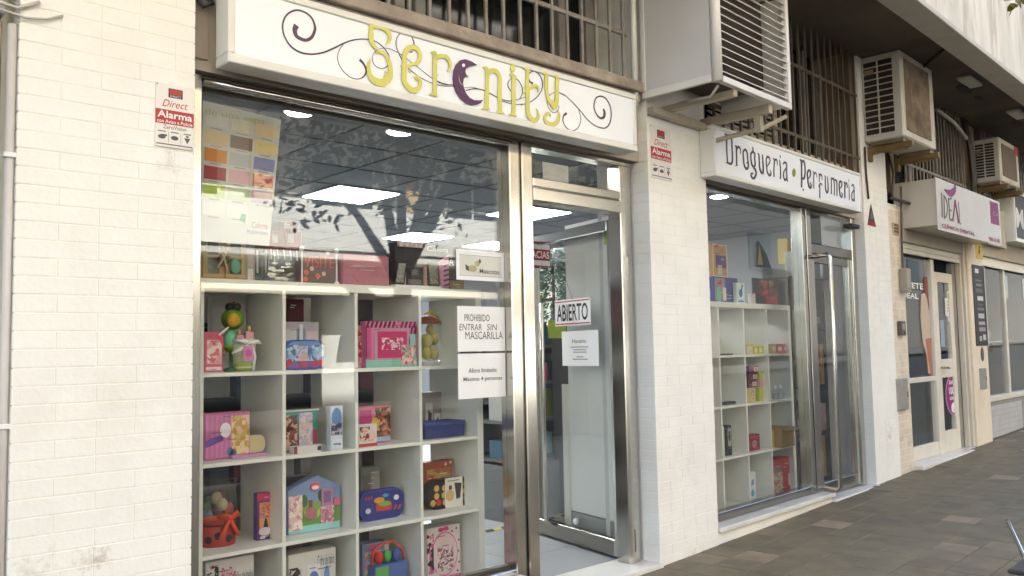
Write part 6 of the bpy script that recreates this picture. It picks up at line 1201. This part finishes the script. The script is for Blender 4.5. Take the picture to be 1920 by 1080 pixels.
# ================================================================ chrome tube in the lower right corner
A = hit(1889, 976, RF, 2, .47); Bp = hit(1921, 1046, RF, 2, .40)
ch = thing('metal_chair', 'bent chrome tube of a terrace chair at the lower right corner', 'chair', (A.x+.1, A.y-.05, gz(A.x)), RF)
dv = (Bp-A).normalized()
part(MB().tube([A, A+dv*.04, Bp, Bp+dv*.10, Vector((Bp.x+dv.x*.16, Bp.y+dv.y*.16-.02, gz(A.x)))], .0095, 10), 'leg', M('chrome', (200, 200, 204), .12, 1.0), ch, smoothf=True)
q = Vector((0, -.38, 0)); part(MB().tube([A+q, A+q+dv*.04, Bp+q, Bp+q+dv*.10, Vector((Bp.x+dv.x*.16, Bp.y+dv.y*.16-.40, gz(A.x)))], .0095, 10), 'leg', MATS['chrome'], ch, smoothf=True)
part(MB().tube([Bp+dv*.10, Bp+dv*.10+q], .0095, 8), 'cross_tube', MATS['chrome'], ch, smoothf=True)
E0 = Bp+dv*.10
part(MB().box(E0.x-.36, E0.x-.01, E0.y-.37, E0.y-.01, .425, .445), 'seat', C(60, 56, 54), ch, bevel=.006)

# ================================================================ street tree (leaves in the corner and in the panes) and the sunlit houses opposite
def leafcrown(parent, spots, n, size, mat, rnd):
    m = MB()
    for k in range(n):
        c, r = rnd.choice(spots); v = Vector((rnd.gauss(0, 1), rnd.gauss(0, 1), rnd.gauss(0, .8))).normalized()*r*rnd.random()**.4; p = Vector(c)+v
        d = Vector((rnd.gauss(0, 1), rnd.gauss(0, 1), rnd.gauss(-.4, .6))).normalized(); u = d.orthogonal().normalized(); u = (Matrix.Rotation(rnd.uniform(0, 6.28), 3, d) @ u); nrm = d.cross(u); s_ = size*rnd.uniform(.7, 1.3)
        m.add([p, p+d*s_*.3+u*s_*.20+nrm*.006, p+d*s_*.7+u*s_*.17, p+d*s_, p+d*s_*.7-u*s_*.17, p+d*s_*.3-u*s_*.20+nrm*.006], [(0, 1, 2, 3, 4, 5)])
    return part(m, 'crown', mat, parent)
LEAF = M('orange_tree_leaf', (58, 78, 30), .4, var=.45, scale=9)
BARK = M('grey_bark', (104, 92, 78), .9, var=.2, scale=20, bump=.5, bscale=40)
def plain_tree(x, y, label, seed, low=2.7):
    b = Vector((x, y, .1)); t = thing('street_tree', label, 'tree', b, group='street trees along the kerb'); rd = random.Random(seed)
    part(MB().tube([b, b+Vector((.03, .02, 1.0)), b+Vector((0, 0, 2.2))], [.13, .10, .08], 12), 'trunk', BARK, t, smoothf=True)
    sp = [((x+rd.uniform(-.8, .8), y+rd.uniform(-.7, .5), rd.uniform(low, 4.2)), rd.uniform(.55, .8)) for _ in range(8 if low > 2 else 14)]
    for c, r in sp: part(MB().tube([b+Vector((0, 0, 1.9)), (b+Vector((0, 0, 1.9))+Vector(c))/2+Vector((0, 0, .1)), c], [.06, .035, .012], 8), 'limb', BARK, t, smoothf=True)
    leafcrown(t, sp, 2600 if low > 2 else 4200, .13, LEAF, rd)
plain_tree(8.7, -3.4, 'street tree farther along the kerb, mirrored in the lower shop window', 5)

TB = Vector((4.75, -3.45, .12))
tr = thing('street_tree', 'street tree whose leaves show in the top right corner and in the window reflection', 'tree', TB)
tops = [((4.3, -3.2, 3.3), .75), ((5.2, -3.3, 3.5), .8), ((4.7, -3.9, 3.6), .85), ((5.6, -3.9, 3.2), .7), ((4.8, -3.4, 4.3), .8), ((4.1, -3.9, 3.1), .6), ((5.7, -3.0, 4.0), .6)]
lim = MB().tube([TB, TB+Vector((.03, 0, .9)), TB+Vector((0, .05, 1.7)), TB+Vector((.05, 0, 2.3))], [.13, .10, .09, .08], 12)
part(lim, 'trunk', BARK, tr, smoothf=True)
K0 = TB+Vector((0, .03, 1.9))
cor = RFI.inverted() @ hit(1908, 12, RF, 1, -1.35)
for c, r in tops: c = Vector(c); part(MB().tube([K0, (K0+c)/2+Vector((0, 0, .12)), c], [.06, .035, .012], 8), 'limb', BARK, tr, smoothf=True)
part(MB().tube([K0, Vector((5.2, -2.8, 3.4)), Vector((5.35, -2.3, 3.6)), cor+Vector((.35, .0, .25)), cor+Vector((.05, .02, .02))], [.05, .03, .02, .008, .004], 7), 'limb', BARK, tr, smoothf=True)
leafcrown(tr, tops, 2400, .095, LEAF, random.Random(21))
leafcrown(tr, [(tuple(cor+Vector((.12, -.02, .10))), .12), (tuple(cor+Vector((.40, -.10, .30))), .22)], 46, .10, M('leaf_painted_sunlit', (120, 112, 40), .4, var=.4, scale=12), random.Random(3))  # corner leaves get a lighter leaf colour, the sunlight is painted in
# row opposite: white blocks with balconies, about eleven metres away
OW = M('opposite_white_render', (236, 234, 228), .8, var=.05, scale=1); OB = M('opposite_brick', (190, 164, 122), .8, var=.1, scale=2); OG = M('opposite_glass', (50, 56, 60), .1, var=.2)
OS = M('opposite_shade', (120, 112, 100), .7, var=.15)
ob = thing('apartment_building', 'sunlit white balcony block across the street, seen mirrored in the panes', 'building', (4, -13.2, 0), RF)
part(MB().box(-22, 13, -20, -13.4, 0, 15.5), 'wall', OW, ob)
for st in range(5):
    z = 3.4+st*2.9
    part(MB().box(-22, 13, -13.38, -12.2, z-.12, z+.05), 'balcony_slab', OW, ob); part(MB().box(-22, 13, -12.25, -12.15, z+.06, z+.95), 'parapet', OW if st % 2 == 0 else OB, ob)
    part(MB().tube([(-22, -12.2, z+1.12), (13, -12.2, z+1.12)], .03, 6), 'hand_rail', WFR, ob)
    for k in range(17):
        x = -20+k*3.5
        if x > 9 or st > 2: continue
        wf = part(MB().box(x, x+1.6, -13.39, -13.33, z+.06, z+2.2), 'balcony_window', ALU, ob); part(MB().box(x+.08, x+.76, -13.329, -13.31, z+.14, z+2.1).box(x+.84, x+1.52, -13.329, -13.31, z+.14, z+2.1), 'pane', OG, wf)
        part(MB().box(x+2.2, x+2.6, -13.39, -13.1, z+.05, z+2.75), 'pier', OB, ob)
for k in range(5):
    x = -12+k*4.4; part(MB().box(x, x+3.6, -13.39, -13.36, .2, 2.7), 'shop_glass', OG, ob); part(MB().add([(x-.1, -13.35, 3.1), (x+3.7, -13.35, 3.1), (x+3.7, -12.3, 2.6), (x-.1, -12.3, 2.6), (x-.1, -13.35, 3.06), (x+3.7, -13.35, 3.06), (x+3.7, -12.3, 2.56), (x-.1, -12.3, 2.56)], [(3, 2, 1, 0), (4, 5, 6, 7), (0, 1, 5, 4), (2, 3, 7, 6), (0, 4, 7, 3), (1, 2, 6, 5)]), 'awning', M('awning_cloth', (206, 196, 176), .8), ob)

OD = M('opposite_dim_wall', (58, 57, 57), .85, var=.15, scale=2)
o2 = thing('apartment_building', 'plain dark block added farther along the street to dim the reflections in the panes', 'building', (50, -13.4, 0), RF)  # unseen block added so the right-hand panes mirror something dim
part(MB().box(13.1, 95, -20, -12.9, 0, 15), 'wall', OD, o2)
for st in range(4):
    for k in range(14):
        x = 14.5+k*5.5; part(MB().box(x, x+1.8, -12.91, -12.86, 4.2+st*2.9, 5.7+st*2.9), 'window', OG, o2)
